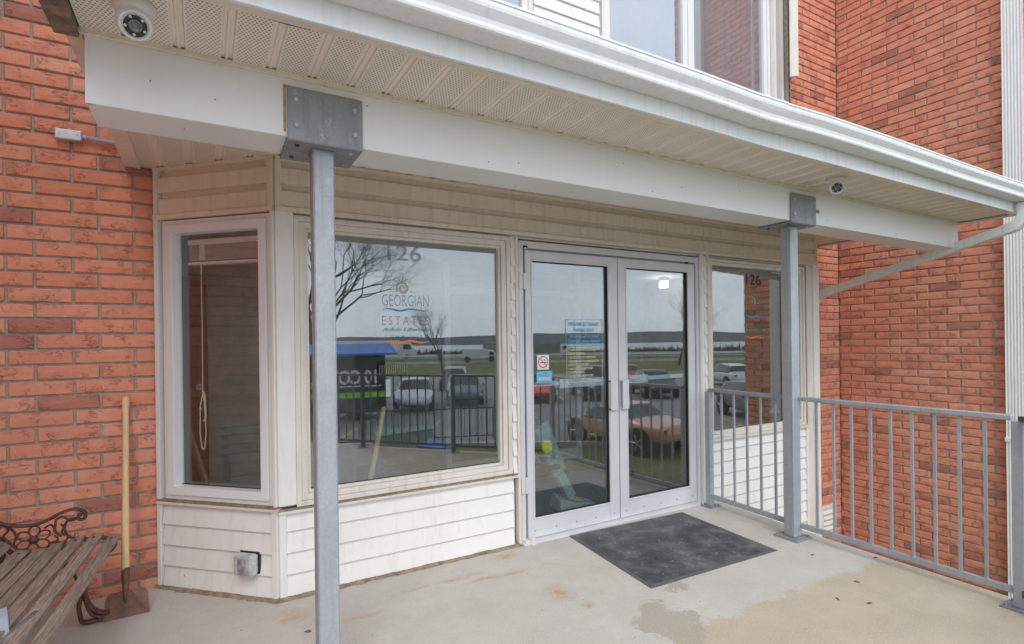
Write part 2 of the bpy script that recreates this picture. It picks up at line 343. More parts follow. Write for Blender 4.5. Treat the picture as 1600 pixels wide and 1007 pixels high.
class MB:
    def __init__(s): s.v = []; s.f = []; s.mi = []
    def add(s, vs, fs, mi=0):
        b = len(s.v); s.v += [tuple(v) for v in vs]; s.f += [tuple(b + i for i in f) for f in fs]; s.mi += [mi] * len(fs); return s
    def box(s, x0, x1, y0, y1, z0, z1, F=W, mi=0, bev=0):
        if bev:
            return s.rbox(x0, x1, y0, y1, z0, z1, F, mi, bev)
        vs = [F(x, y, z) for z in (z0, z1) for y in (y0, y1) for x in (x0, x1)]
        return s.add(vs, [(0, 1, 3, 2), (4, 6, 7, 5), (0, 4, 5, 1), (2, 3, 7, 6), (0, 2, 6, 4), (1, 5, 7, 3)], mi)
    def rbox(s, x0, x1, y0, y1, z0, z1, F, mi, b):
        # chamfered box: each face inset, joined by bevel strips (convex hull via bmesh)
        import bmesh
        bm = bmesh.new(); pts = []
        for x, sx in ((x0, 1), (x1, -1)):
            for y, sy in ((y0, 1), (y1, -1)):
                for z, sz in ((z0, 1), (z1, -1)):
                    for dx, dy, dz in ((0, b, b), (b, 0, b), (b, b, 0)):
                        pts.append(F(x + sx * dx, y + sy * dy, z + sz * dz))
        for p in pts: bm.verts.new(p)
        r = bmesh.ops.convex_hull(bm, input=bm.verts)
        bmesh.ops.dissolve_limit(bm, angle_limit=.01, verts=bm.verts, edges=bm.edges)
        bm.verts.index_update()
        s.add([v.co[:] for v in bm.verts], [[v.index for v in f.verts] for f in bm.faces], mi); bm.free(); return s
    def prism(s, F, a0, a1, prof, mi=0):
        """prof: closed outline [(n,z)...] extruded along F.u"""
        n = len(prof); vs = [F(a0, p, z) for p, z in prof] + [F(a1, p, z) for p, z in prof]
        fs = [(i, (i + 1) % n, n + (i + 1) % n, n + i) for i in range(n)] + [tuple(range(n))[::-1], tuple(range(n, 2 * n))]
        return s.add(vs, fs, mi)
    def poly(s, pts, z0, z1, mi=0):
        n = len(pts); vs = [(x, y, z0) for x, y in pts] + [(x, y, z1) for x, y in pts]
        return s.add(vs, [(i, (i + 1) % n, n + (i + 1) % n, n + i) for i in range(n)] + [tuple(range(n))[::-1], tuple(range(n, 2 * n))], mi)
    def tube(s, pts, rad, seg=8, mi=0, cap=True, flat=None):
        pts = [Vector(p) for p in pts]; m = len(pts)
        rad = rad if isinstance(rad, (list, tuple)) else [rad] * m
        vs = []; up = None
        for i, p in enumerate(pts):
            d = (pts[min(i + 1, m - 1)] - pts[max(i - 1, 0)]).normalized()
            if up is None: up = Vector((0, 0, 1)) if abs(d.z) < .9 else Vector((1, 0, 0))
            a = d.cross(up).normalized(); b = a.cross(d).normalized(); up = b
            ra, rb = (rad[i], rad[i]) if flat is None else (rad[i] * flat[0], rad[i] * flat[1])
            for j in range(seg):
                t = 2 * math.pi * (j + (.5 if seg == 4 else 0)) / seg; vs.append(p + a * math.cos(t) * ra + b * math.sin(t) * rb)
        fs = [(i * seg + j, i * seg + (j + 1) % seg, (i + 1) * seg + (j + 1) % seg, (i + 1) * seg + j) for i in range(m - 1) for j in range(seg)]
        if cap: fs += [tuple(range(seg))[::-1], tuple(range((m - 1) * seg, m * seg))]
        return s.add(vs, fs, mi)
    def cyl(s, c, axis, r, h, seg=20, mi=0, r1=None):
        c = Vector(c); a = Vector(axis).normalized(); return s.tube([c, c + a * h], [r, r if r1 is None else r1], seg, mi)
    def lathe(s, c, axis, prof, seg=24, mi=0):
        c = Vector(c); a = Vector(axis).normalized(); u = a.orthogonal().normalized(); v = a.cross(u); vs = []; n = len(prof)
        for r, h in prof:
            for j in range(seg):
                t = 2 * math.pi * j / seg; vs.append(c + a * h + (u * math.cos(t) + v * math.sin(t)) * r)
        fs = [(i * seg + j, i * seg + (j + 1) % seg, (i + 1) * seg + (j + 1) % seg, (i + 1) * seg + j) for i in range(n - 1) for j in range(seg)]
        fs += [tuple(range(seg))[::-1], tuple(range((n - 1) * seg, n * seg))]
        return s.add(vs, fs, mi)
    def mesh(s, name, mats, smooth=False):
        me = bpy.data.meshes.new(name); me.from_pydata(s.v, [], s.f)
        for m in (mats if isinstance(mats, (list, tuple)) else [mats]): me.materials.append(m)
        if any(s.mi): me.polygons.foreach_set('material_index', s.mi)
        if smooth: me.polygons.foreach_set('use_smooth', [True] * len(s.f))
        me.update(); return me

def tag(o, label, cat=None, group=None, kind=None):
    if label: o['label'] = label
    if cat: o['category'] = cat
    if group: o['group'] = group
    if kind: o['kind'] = kind
    return o
def thing(name, label, cat, loc=(0, 0, 0), group=None, kind=None):
    o = bpy.data.objects.new(name, None); C.objects.link(o); o.location = loc; o.empty_display_size = .1
    return tag(o, label, cat, group, kind)
def obj(name, mb, mats, parent=None, smooth=False, bevel=0, fixn=True):
    me = mb.mesh(name, mats, smooth) if isinstance(mb, MB) else mb
    if fixn and isinstance(mb, MB):
        import bmesh
        bm = bmesh.new(); bm.from_mesh(me); bmesh.ops.recalc_face_normals(bm, faces=bm.faces); bm.to_mesh(me); bm.free()
    o = bpy.data.objects.new(name, me); C.objects.link(o)
    if parent is not None: put(o, parent)
    if bevel:
        b = o.modifiers.new('bevel', 'BEVEL'); b.width = bevel; b.segments = 2; b.limit_method = 'ANGLE'
    return o
def wpos(o):
    p = Vector((0, 0, 0))
    while o is not None: p = p + o.location; o = o.parent
    return p
def put(o, parent):
    """parent while keeping world-built coordinates (parents are only translated)"""
    o.parent = parent; o.location = o.location - wpos(parent)
def text(s, F, a, z, h, mat, parent, name, n=.001, width=None, align='LEFT', depth=.0006, shear=0, bold=0, mirror=False):
    cu = bpy.data.curves.new(name, 'FONT'); cu.body = s; cu.size = 1; cu.extrude = 0; cu.shear = shear; cu.offset = bold; cu.resolution_u = 3
    t = bpy.data.objects.new(name, cu); C.objects.link(t)
    bpy.context.view_layer.update()
    me = bpy.data.meshes.new_from_object(t.evaluated_get(bpy.context.evaluated_depsgraph_get()))
    bpy.data.objects.remove(t)
    co = np.empty(len(me.vertices) * 3); me.vertices.foreach_get('co', co); co = co.reshape(-1, 3)
    x0, x1 = co[:, 0].min(), co[:, 0].max(); y0, y1 = co[:, 1].min(), co[:, 1].max()
    sy = h / max(y1 - y0, 1e-6); sx = sy if width is None else width / (x1 - x0)
    xs = (co[:, 0] - x0) * sx; ys = (co[:, 1] - y0) * sy
    if align == 'CENTER': xs -= (x1 - x0) * sx / 2
    new = [F(a + (x if not mirror else -x), n, z + y) for x, y in zip(xs, ys)]
    me.vertices.foreach_set('co', np.array([tuple(v) for v in new]).ravel()); me.materials.clear(); me.materials.append(mat); me.update()
    o = bpy.data.objects.new(name, me); C.objects.link(o)
    if parent is not None: put(o, parent)
    return o

# ------------------------------------------------------------------ layout constants
YF = 3.42; YL = 4.01; YS = 3.91; XR = 7.15; XW = -1.62; LOT = -1.6
FM = Frame((0, YF), (1, 0))                                  # main facade, normal -y
FB = Frame((-.25, 4.01), (.615, -.595))                      # angled bay face
FL = Frame((0, YL), (1, 0)); FS = Frame((0, YS), (1, 0)); FR = Frame((XR, YS), (0, -1)); FWg = Frame((XW, .4), (0, 1))
BAYL = .8557

# ------------------------------------------------------------------ ground and slab (structure)
def bank(x, y):
    s = (x - y - 2.78) / 1.414
    t = min(max((s - .05) / 3.6, 0), 1); t = t * t * (3 - 2 * t)
    z = -.14 + (LOT + .14) * t
    def ss(a, b, v): q = min(max((v - a) / (b - a), 0), 1); return q * q * (3 - 2 * q)
    c = ss(-.6, .9, y) * ss(3.9, 4.3, x)
    z = z * (1 - c) + LOT * c
    if x < -1.3 or y > 3.4: z = min(z, LOT)
    return z + .02 * math.sin(x * 3.1) * math.cos(y * 2.7) * (1 if z > LOT + .05 else 0)
xs = sorted(set([-400, -150, -60, -25, -12, -7, -5] + [round(-4 + .4 * i, 2) for i in range(0, 46)] + [15, 18, 22, 28, 36, 50, 70, 95, 130, 180, 260, 400, 700]))
ys = sorted(set([300, 120, 50, 20, 8, 6] + [round(-12 + .4 * i, 2) for i in range(0, 44)] + [-14, -17, -21, -27, -36, -50, -70, -95, -130, -180, -260, -400, -700]))
A_ = Vector((.498, -.867)); B_ = Vector((.867, .498))
def gz(x, y):
    a = x * A_.x + y * A_.y
    if -4 <= x <= 14.1 and -12.1 <= y <= 5.3: return bank(x, y)
    return LOT - max(0, a - 92) * .0195 if a > 92 else LOT
mb = MB(); nx = len(xs)
for y in ys:
    for x in xs: mb.v.append((x, y, gz(x, y)))
mb.f = [(j * nx + i, j * nx + i + 1, (j + 1) * nx + i + 1, (j + 1) * nx + i) for j in range(len(ys) - 1) for i in range(nx - 1)]; mb.mi = [0] * len(mb.f)
obj('ground', mb, M['grass'], smooth=True)['kind'] = 'structure'
def strip(name, a0, a1, b0, b1, mat, dz, n=1, z=None, label=None):
    mb = MB(); q = []
    for i in range(n + 1):
        a = a0 + (a1 - a0) * i / n
        for b in (b0, b1):
            p = A_ * a + B_ * b; q.append((p.x, p.y, (LOT - max(0, a - 92) * .0195 if z is None else z) + dz))
    mb.add(q, [(2 * i, 2 * i + 1, 2 * i + 3, 2 * i + 2) for i in range(n)])
    o = obj(name, mb, mat, fixn=False); o['kind'] = 'structure'; return o
strip('far_field', 350, 1400, -2600, 3200, M['field'], .1, 12)
strip('lake', 1290, 5600, -6000, 7500, M['water'], 0, 1, -24.5)
strip('parking_lot', 9.9, 44, -60, 70, M['asphalt'], .02)
strip('service_road', 70, 81, -400, 500, M['road'], .03)
strip('highway', 96, 120, -900, 1200, M['road'], .06, 6)
# far wooded hills as a real ridge with depth
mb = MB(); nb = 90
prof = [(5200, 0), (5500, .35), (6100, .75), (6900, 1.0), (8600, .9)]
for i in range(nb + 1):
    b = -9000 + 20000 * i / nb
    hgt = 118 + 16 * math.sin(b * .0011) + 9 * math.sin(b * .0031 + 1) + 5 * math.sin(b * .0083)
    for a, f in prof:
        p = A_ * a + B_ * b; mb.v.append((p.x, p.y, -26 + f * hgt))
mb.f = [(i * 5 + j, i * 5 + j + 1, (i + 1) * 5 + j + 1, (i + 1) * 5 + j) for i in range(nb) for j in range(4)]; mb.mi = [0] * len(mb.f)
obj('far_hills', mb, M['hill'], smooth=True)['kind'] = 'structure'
# kerbs and bay lines of the lot
mb = MB()
for a0, a1 in ((9.75, 9.9), (44, 44.2)):
    FF = Frame((0, 0), B_); FF.n = Vector((A_.x, A_.y, 0)); mb.box(-60, 70, a0, a1, LOT - .1, LOT + .14, FF)
obj('kerb', mb, M['curb'])['kind'] = 'structure'
mb = MB(); FF = Frame((0, 0), B_); FF.n = Vector((A_.x, A_.y, 0))
for i in range(14):
    b = -16 + 2.75 * i
    mb.box(b, b + .1, 10.1, 15.2, LOT + .024, LOT + .028, FF); mb.box(b, b + .1, 22, 27, LOT + .024, LOT + .028, FF); mb.box(b, b + .1, 27.1, 32, LOT + .024, LOT + .028, FF)
mb.box(-16, 20, 27.0, 27.1, LOT + .024, LOT + .028, FF)
obj('parking_lines', mb, M['ypaint'])['kind'] = 'structure'

slab_pts = [(XW, YL), (XW, -4.6), (-1.25, -4.6), (-.7, -4.02), (1.35, -1.75), (2.32, -.69), (3.31, .35), (3.99, 1.06), (4.02, 2.3), (4.12, 3.38), (4.12, YF + .3), (-.2, YF + .65)]
mb = MB(); mb.poly(slab_pts, -1.9, 0.0)
slab = obj('entrance_slab', mb, M['slab'], bevel=.008); slab['kind'] = 'structure'

# ------------------------------------------------------------------ brick walls
def brick_mesh(ln, h, var):
    r = random.Random(var * 17 + int(ln * 1000)); d = .03; b = .004; vs = []; nx_, nz_ = 4, 2
    # front face grid (toward -y), a little uneven, with worn arrises
    for j in range(nz_ + 1):
        for i in range(nx_ + 1):
            ex = i in (0, nx_); ez = j in (0, nz_)
            x = b + (ln - 2 * b) * i / nx_ + (0 if ex else r.uniform(-.01, .01)); z = b + (h - 2 * b) * j / nz_ + r.uniform(-.0012, .0012)
            y = -r.uniform(0, .0035) if not (ex or ez) else r.uniform(-.0005, .0012)
            vs.append((x, y, z))
    mbk = MB(); mbk.add(vs, [(j * 5 + i, j * 5 + i + 1, (j + 1) * 5 + i + 1, (j + 1) * 5 + i) for j in range(nz_) for i in range(nx_)])
    ring = [0, 1, 2, 3, 4, 9, 14, 13, 12, 11, 10, 5]
    o = len(mbk.v); out = []
    for q in ring:
        x, y, z = vs[q]; X = 0 if x <= b + 1e-6 else (ln if x >= ln - b - 1e-6 else x)
        i, j = q % 5, q // 5
        X = 0 if i == 0 else ln if i == 4 else x; Z = 0 if j == 0 else h if j == 2 else z
        out.append((X, b, Z))
    back = [(x, d, z) for x, y, z in out]
    mbk.v += out + back; n = 12
    for i in range(n):
        a, c = ring[i], ring[(i + 1) % n]; p, q = o + i, o + (i + 1) % n
        mbk.f += [(a, p, q, c), (p, p + n, q + n, q)]; mbk.mi += [0, 0]
    return mbk
_bm = {}
BH, CH = .0755, .0893
def brick_wall(root, F, rows, z0, course, pitch, s_lo, s_hi, offA, offB, want, parityA=0, joint=.0135, key=None):
    """rows: range of course indices. want(s,z) -> rank (None: leave to the joined field)"""
    ln0 = pitch - joint; items = []
    ang = math.atan2(F.u.y, F.u.x)
    for r in rows:
        z = z0 + r * course; s = (offA if (r + parityA) % 2 == 0 else offB)
        while s > s_lo: s -= pitch
        while s < s_hi:
            a, b = max(s, s_lo), min(s + ln0, s_hi)
            if b - a > .035: items.append((a, b - a, z))
            s += pitch
    ranked = sorted([(want(a + l / 2, z), i) for i, (a, l, z) in enumerate(items) if want(a + l / 2, z) is not None])
    single = set(i for _, i in ranked[:298]); field = MB()
    for i, (a, l, z) in enumerate(items):
        var = rnd.randrange(5); kk = (round(l, 2), var)
        if i in single:
            if kk not in _bm:
                _bm[kk] = brick_mesh(l, BH, var).mesh('brick', M['brick'])
            o = bpy.data.objects.new('brick', _bm[kk]); C.objects.link(o)
            o.parent = root; p = F(a, rnd.uniform(-.0012, .0012), z) - root.location
            o.location = p; o.rotation_euler = (0, 0, ang)
        else:
            x0, x1 = a, a + l; n = rnd.uniform(-.001, .002); c = .004
            vs = [F(x0, -.03, z), F(x1, -.03, z), F(x1, -.03, z + BH), F(x0, -.03, z + BH), F(x0, n - c, z), F(x1, n - c, z), F(x1, n - c, z + BH), F(x0, n - c, z + BH),
                  F(x0 + c, n, z + c), F(x1 - c, n, z + c), F(x1 - c, n, z + BH - c), F(x0 + c, n, z + BH - c)]
            field.add([v for v in vs], [(0, 1, 5, 4), (1, 2, 6, 5), (2, 3, 7, 6), (3, 0, 4, 7), (4, 5, 9, 8), (5, 6, 10, 9), (6, 7, 11, 10), (7, 4, 8, 11), (8, 9, 10, 11)])
    if field.f: obj('brick_field', field, M['brick'], root, fixn=False)['kind'] = 'stuff'

TOP = 9.5
t = thing('brick_wall', 'orange brick wall left of the bay window behind the iron bench', 'wall', (-.9, YL, 0))
mb = MB(); mb.box(XW - .2, -.25, -.25, -.013, -1.9, TOP, FL); obj('mortar', mb, M['mortar'], t)
brick_wall(t, FL, range(-1, 104), .322 - 3 * CH + .0135 - .0893, CH, .2965, XW + .03, -.252, -.668 + .007, -.544 + .007, lambda s, z: abs(z - 1.5) if z < 3.75 and s > -1.45 else None, parityA=0)
t = thing('brick_wall', 'brick wall left of the bench facing the porch, its face mirrored in the bay glass', 'wall', (XW, 2, 0))
mb = MB(); mb.box(0, 3.6, -.3, -.013, -1.9, TOP, FWg); obj('mortar', mb, M['mortar'], t)
brick_wall(t, FWg, range(-1, 104), -.02, CH, .2965, 0, 3.59, .1, .24, lambda s, z: None)
t = thing('brick_wall', 'narrow orange brick wall between the porch bay and the inside corner', 'wall', (6.6, YS, 0))
mb = MB(); mb.box(6.18, XR + .2, -.3, -.013, -1.9, TOP, FS); obj('mortar', mb, M['mortar'], t)
Fret = Frame((6.18, YS + .31), (0, -1)); mb = MB()
brick_wall(t, FS, range(-21, 103), .22, .0893, .2925, 6.18, XR - .002, 6.583 + .007, 6.725 + .007, lambda s, z: abs(z - 1.5) if -1.2 < z < 5.6 else None, parityA=0)
t = thing('brick_wall', 'tall orange brick wing wall right of the railing with a fluted downspout', 'wall', (XR, 2.6, 0))
mb = MB(); mb.box(0, 2.32, -.3, -.013, -1.9, TOP, FR); obj('mortar', mb, M['mortar'], t)
brick_wall(t, FR, range(-36, 88), 1.569, .0885, .2865, .002, 2.318, YS - 3.605 + .007, YS - 3.772 + .007,
           lambda s, z: (math.hypot(YS - s, z - 1.5) if -1.3 < z < 5.2 and s < 1.85 and not (2.15 < z < 2.75 and 0) else None), parityA=0)

# ------------------------------------------------------------------ entrance front (bay + doors)
front = thing('entrance_bay', 'white vinyl sided bay front with glass double doors under the canopy', 'building front', (2.0, YF, 0))
def lap(F, a0, a1, z, h, out0=.021, out1=.002, mat='siding', name='siding_board'):
    mb = MB(); mb.prism(F, a0, a1, [(-.02, z), (out0 - .003, z), (out0, z + .004), (out1, z + h + .008), (-.02, z + h + .008)])
    return obj(name, mb, M[mat], front)
def dutch(F, a0, a1, z, h, mat='cream'):
    mb = MB(); mb.prism(F, a0, a1, [(-.02, z), (.026, z), (.027, z + .004), (.025, z + h * .66), (.014, z + h * .74), (-.004, z + h * .80), (-.006, z + h + .004), (-.02, z + h + .004)])
    return obj('siding_board', mb, M[mat], front)
def bars(name, items, mat, parent, F, bevel=.002):
    mb = MB()
    for it in items: mb.box(*it, F=F)
    return obj(name, mb, mat, parent, bevel=bevel)
def casing(name, F, a0, a1, z0, z1, w, n0, n1, mat, parent, bevel=.003):
    """mitred rectangular ring"""
    mb = MB()
    o = [(a0, z0), (a1, z0), (a1, z1), (a0, z1)]; i = [(a0 + w, z0 + w), (a1 - w, z0 + w), (a1 - w, z1 - w), (a0 + w, z1 - w)]
    vs = [F(a, n1, z) for a, z in o] + [F(a, n1, z) for a, z in i] + [F(a, n0, z) for a, z in o] + [F(a, n0, z) for a, z in i]
    fs = []
    for k_ in range(4):
        l_ = (k_ + 1) % 4
        fs += [(k_, l_, 4 + l_, 4 + k_), (8 + k_, 12 + k_, 12 + l_, 8 + l_), (k_, 8 + k_, 8 + l_, l_), (4 + k_, 4 + l_, 12 + l_, 12 + k_)]
    mb.add(vs, fs); return obj(name, mb, mat, parent, bevel=bevel)
def pane(F, a0, a1, z0, z1, n, parent, mat=None):
    mb = MB(); mb.box(a0, a1, n - .006, n, z0, z1, F); return obj('glass', mb, mat or M['glass'], parent)

# sheathing behind the boards
mb = MB()
mb.box(.35, 1.98, -.12, -.021, -.05, .56, FM); mb.box(4.03, 5.8, -.12, -.021, -1.7, .58, FM); mb.box(.35, 5.8, -.12, -.021, 2.27, 2.70, FM)
mb.box(.0, BAYL - .02, -.12, -.021, -.05, .56, FB); mb.box(.0, BAYL - .02, -.12, -.021, 2.25, 2.70, FB)
mb.box(1.90, 2.0, -.12, -.021, .56, 2.27, FM); mb.box(3.96, 4.08, -.12, -.021, .58, 2.27, FM)
obj('sheathing', mb, M['siding'], front)
# skirt boards
for i in range(4):
    z = .012 + i * .1275
    lap(FB, .035, BAYL - .03, z, .1275); lap(FM, .405, 1.955, z, .1275)
for i in range(-10, 5): lap(FM, 4.075, 5.56, .0 + i * .114 - .005, .114)
# narrow lapped strips beside the doors
for i in range(14):
    z = .53 + i * .1275
    if z < 2.2: lap(FM, 1.955, 1.988, z, min(.1275, 2.27 - z), .02, .001)
for i in range(18):
    z = .012 + i * .1275
    if z < 2.2: lap(FM, 4.018, 4.052, z, min(.1275, 2.265 - z), .02, .001)
# band above
for zb, h in ((2.315, .135), (2.45, .135)):
    dutch(FB, .035, BAYL - .035, zb, h); dutch(FM, .395, 3.995, zb, h); dutch(FM, 4.0, 5.76, zb, h)
# trims
tr = []
def bar(name, F, a0, a1, n0, n1, z0, z1, mat, bevel=.002):
    mb = MB(); mb.box(a0, a1, n0, n1, z0, z1, F); return obj(name, mb, M[mat], front, bevel=bevel)
bar('head_trim', FB, .0, BAYL + .004, -.02, .036, 2.283, 2.312, 'cream'); bar('head_trim', FM, .365, 5.79, -.02, .038, 2.283, 2.312, 'cream')
bar('soffit_trim', FB, .0, BAYL + .004, -.02, .034, 2.586, 2.606, 'cream'); bar('soffit_trim', FM, .368, 5.79, -.02, .036, 2.586, 2.606, 'cream')
bar('corner_trim', FB, -.002, .026, -.02, .027, 0.0, 2.586, 'trim'); bar('corner_trim', FB, BAYL - .034, BAYL + .006, -.02, .029, 2.312, 2.586, 'cream')
bar('corner_trim', FM, .365, .40, -.02, .031, 2.312, 2.586, 'cream'); bar('corner_trim', FM, 5.755, 5.79, -.02, .031, 2.312, 2.586, 'cream')
bar('corner_trim', FB, BAYL - .032, BAYL + .006, -.02, .025, .0, .523, 'trim'); bar('corner_trim', FM, .366, .405, -.02, .027, .0, .523, 'trim')
bar('corner_board', FB, BAYL - .012, BAYL + .010, -.02, .034, .552, 2.283, 'trim', .004); bar('corner_board', FM, .362, .462, -.02, .036, .552, 2.283, 'trim', .004)
bar('edge_trim', FM, 1.988, 2.008, -.02, .03, 0.0, 2.283, 'casing'); bar('edge_trim', FM, 3.955, 3.975, -.02, .02, 0.0, 2.283, 'casing'); bar('edge_trim', FM, 4.052, 4.066, -.02, .03, -1.4, 2.283, 'casing')
bar('edge_trim', FM, 3.975, 4.018, -.02, .006, 0, 2.283, 'siding'); 
bar('corner_trim', FM, 5.56, 5.60, -.02, .03, -1.5, .56, 'trim'); bar('corner_board', FM, 5.60, 5.70, -.02, .02, -1.5, 2.283, 'casing'); bar('corner_board', FM, 5.70, 5.80, -.02, .04, -1.5, 2.29, 'trim', .006)
# window sills, brown caulk
bar('sill', FB, -.002, BAYL + .012, -.02, .036, .523, .538, 'casing'); bar('caulk_line', FB, .0, BAYL + .006, -.02, .030, .538, .552, 'caulk')
bar('sill', FM, .362, 1.985, -.02, .040, .505, .521, 'casing'); bar('caulk_line', FM, .366, 1.96, -.02, .034, .521, .533, 'caulk')
bar('sill', FM, 4.07, 5.58, -.02, .040, .545, .572, 'casing')
mb = MB()
rr = random.Random(3)
for F, a0, a1 in ((FB, -.02, BAYL + .02), (FM, .36, 2.0)):
    n = 26
    for i in range(n):
        x0 = a0 + (a1 - a0) * i / n; x1 = a0 + (a1 - a0) * (i + 1) / n; w = .035 + rr.uniform(0, .02)
        mb.prism(F, x0, x1, [(-.01, 0), (w, .001), (.03, .012 + rr.uniform(0, .006)), (-.01, .022)])
obj('base_caulk', mb, M['caulk'], front)
# return side of the right bay (angled, hidden edge-on) and bay roof block
FRb = Frame((5.8, YF), (1, .98)); mb = MB(); mb.box(0, .72, -.12, -.0, -1.6, 2.62, FRb); obj('bay_return', mb, M['siding'], front)

# windows ---------------------------------------------------------
def window(F, a0, a1, z0, z1, parts, mat='casing', gmat=None, glassn=-.035):
    w = None
    for i, (inset, width, n0, n1, m) in enumerate(parts):
        o = casing('window' if w is None else 'frame', F, a0 + inset, a1 - inset, z0 + inset, z1 - inset, width, n0, n1, M[m], front if w is None else w)
        if w is None: w = o
        last = inset + width
    g = pane(F, a0 + last - .004, a1 - last + .004, z0 + last - .004, z1 - last + .004, glassn, w, gmat)
    mb = MB(); mb.box(a0 + last, a1 - last, glassn + .0005, glassn + .005, z0 + last, z0 + last + .004, F); obj('glazing_bead', mb, M['black'], w)
    return w
w_bay = window(FB, .052, .838, .553, 2.275, [(0, .028, -.02, .014, 'trim'), (.030, .052, -.05, .026, 'beam')], gmat=M['glassb'])
w_main = window(FM, .464, 1.945, .534, 2.268, [(0, .030, -.02, .024, 'casing'), (.031, .036, -.05, .010, 'casing'), (.068, .018, -.06, -.008, 'casing')])
w_right = window(FM, 4.072, 5.56, .574, 2.255, [(0, .028, -.02, .026, 'casing'), (.029, .03, -.05, .010, 'casing')])
for w_, l_ in ((w_bay, 'tall narrow window in the angled bay face with raised blind'), (w_main, 'large fixed window with sun logo'), (w_right, 'window right of the doors')): w_['label'] = l_

# window decals
def wave(F, a0, a1, z, th, n, mat, parent, name, ph=0, amp=.006):
    mb = MB(); N = 28; top = []; bot = []
    for i in range(N + 1):
        u_ = i / N; x = a0 + (a1 - a0) * u_; y = z + amp * math.sin(u_ * 4 * math.pi + ph); w = th * (math.sin(math.pi * min(max(u_, .02), .98)) ** .5)
        top.append(F(x, n, y + w / 2)); bot.append(F(x, n, y - w / 2))
    mb.add(top + bot, [(i, i + 1, N + 2 + i, N + 1 + i) for i in range(N)]); return obj(name, mb, mat, parent)
def sunlogo(F, a, z, r, n, mat, parent):
    mb = MB(); pts = []
    N = 40
    for i in range(N + 1):
        th = i / N * 3.3 * math.pi - .4; rr_ = r * (.10 + .42 * i / N)
        pts.append((a + rr_ * math.cos(th), z + rr_ * math.sin(th), r * (.05 + .07 * math.sin(math.pi * i / N))))
    inn = []; out = []
    for i, (x, y, w) in enumerate(pts):
        d = math.atan2(y - z, x - a); inn.append(F(x - w * math.cos(d), n, y - w * math.sin(d))); out.append(F(x + w * math.cos(d), n, y + w * math.sin(d)))
    mb.add(inn + out, [(i, i + 1, N + 2 + i, N + 1 + i) for i in range(N)])
    for i in range(9):
        th = math.pi * (i / 8); c, s_ = math.cos(th), math.sin(th); w = r * .035; r0, r1 = r * .66, r * (1.0 if i % 2 else 1.15)
        if i in (0, 8): r0, r1 = r * .55, r * 1.45
        zz = z - r * .25 if i in (0, 8) else z
        mb.add([F(a + c * r0 - s_ * w, n, zz + s_ * r0 + c * w), F(a + c * r1, n, zz + s_ * r1), F(a + c * r0 + s_ * w, n, zz + s_ * r0 - c * w)], [(0, 1, 2)])
    return obj('sun_logo', mb, mat, parent)
def logo(F, ac, zs, wd, n, win, m126, dark):
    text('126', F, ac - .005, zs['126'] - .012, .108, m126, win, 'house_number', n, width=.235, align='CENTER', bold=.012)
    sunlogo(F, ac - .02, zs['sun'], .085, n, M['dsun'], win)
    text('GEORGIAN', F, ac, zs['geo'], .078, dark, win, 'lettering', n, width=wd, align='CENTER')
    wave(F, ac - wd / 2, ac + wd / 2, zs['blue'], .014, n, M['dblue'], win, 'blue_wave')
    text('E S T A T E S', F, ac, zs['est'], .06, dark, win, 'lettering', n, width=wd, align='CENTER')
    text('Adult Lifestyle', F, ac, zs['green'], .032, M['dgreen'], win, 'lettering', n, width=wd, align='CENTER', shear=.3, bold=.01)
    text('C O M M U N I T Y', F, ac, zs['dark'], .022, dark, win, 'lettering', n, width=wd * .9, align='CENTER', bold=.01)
    wave(F, ac - wd / 2, ac + wd / 2, zs['orange'], .015, n, M['dorange'], win, 'orange_wave', .5)
GN = -.034
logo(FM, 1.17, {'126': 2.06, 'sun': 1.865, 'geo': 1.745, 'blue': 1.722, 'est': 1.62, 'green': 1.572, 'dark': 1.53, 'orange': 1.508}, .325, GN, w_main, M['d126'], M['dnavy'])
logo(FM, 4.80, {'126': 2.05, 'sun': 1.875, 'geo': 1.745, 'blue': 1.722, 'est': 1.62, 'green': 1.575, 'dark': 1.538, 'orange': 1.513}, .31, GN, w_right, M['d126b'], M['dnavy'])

# double doors ----------------------------------------------------
df = casing('door_frame', FM, 2.008, 3.953, -.10, 2.252, .052, -.09, .012, M['alu'], front)
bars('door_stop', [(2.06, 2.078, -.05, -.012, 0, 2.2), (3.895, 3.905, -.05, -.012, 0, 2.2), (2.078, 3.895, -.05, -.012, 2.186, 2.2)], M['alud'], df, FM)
for it in [(3.905, 3.918, -.01, .02, 0, 2.2), (3.938, 3.947, .012, .026, 0, 2.25), (2.02, 2.026, .012, .017, 0, 2.25)]: bars('frame_fin', [it], M['alu'], df, FM)
mb = MB(); mb.box(2.008, 3.953, -.12, .07, .0, .018, FM); obj('threshold', mb, M['alu'], front, bevel=.004)
def leaf(a0, a1, gl0, gl1, label):
    mb = MB(); z0, z1 = .022, 2.184; g0, g1 = .170, 2.108; n0, n1 = -.045, .004
    for it in ((a0, gl0, z0, z1), (gl1, a1, z0, z1), (gl0, gl1, z0, g0), (gl0, gl1, g1, z1)): mb.box(it[0], it[1], n0, n1, it[2], it[3], FM)
    d = obj('door', mb, M['alu'], front, bevel=.002); d['label'] = label
    casing('glazing_bead', FM, gl0 - .012, gl1 + .012, g0 - .012, g1 + .012, .013, n1, n1 + .006, M['alu'], d)
    casing('gasket', FM, gl0, gl1, g0, g1, .005, -.03, -.004, M['black'], d, bevel=0)
    pane(FM, gl0 + .003, gl1 - .003, g0 + .003, g1 - .003, -.02, d)
    for i in range(5):
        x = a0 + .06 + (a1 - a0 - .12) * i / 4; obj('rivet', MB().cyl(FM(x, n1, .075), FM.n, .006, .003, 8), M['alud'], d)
    return d
dl = leaf(2.082, 2.975, 2.142, 2.875, 'left door leaf with notices and no smoking sticker')
dr = leaf(2.985, 3.893, 3.074, 3.805, 'right door leaf')
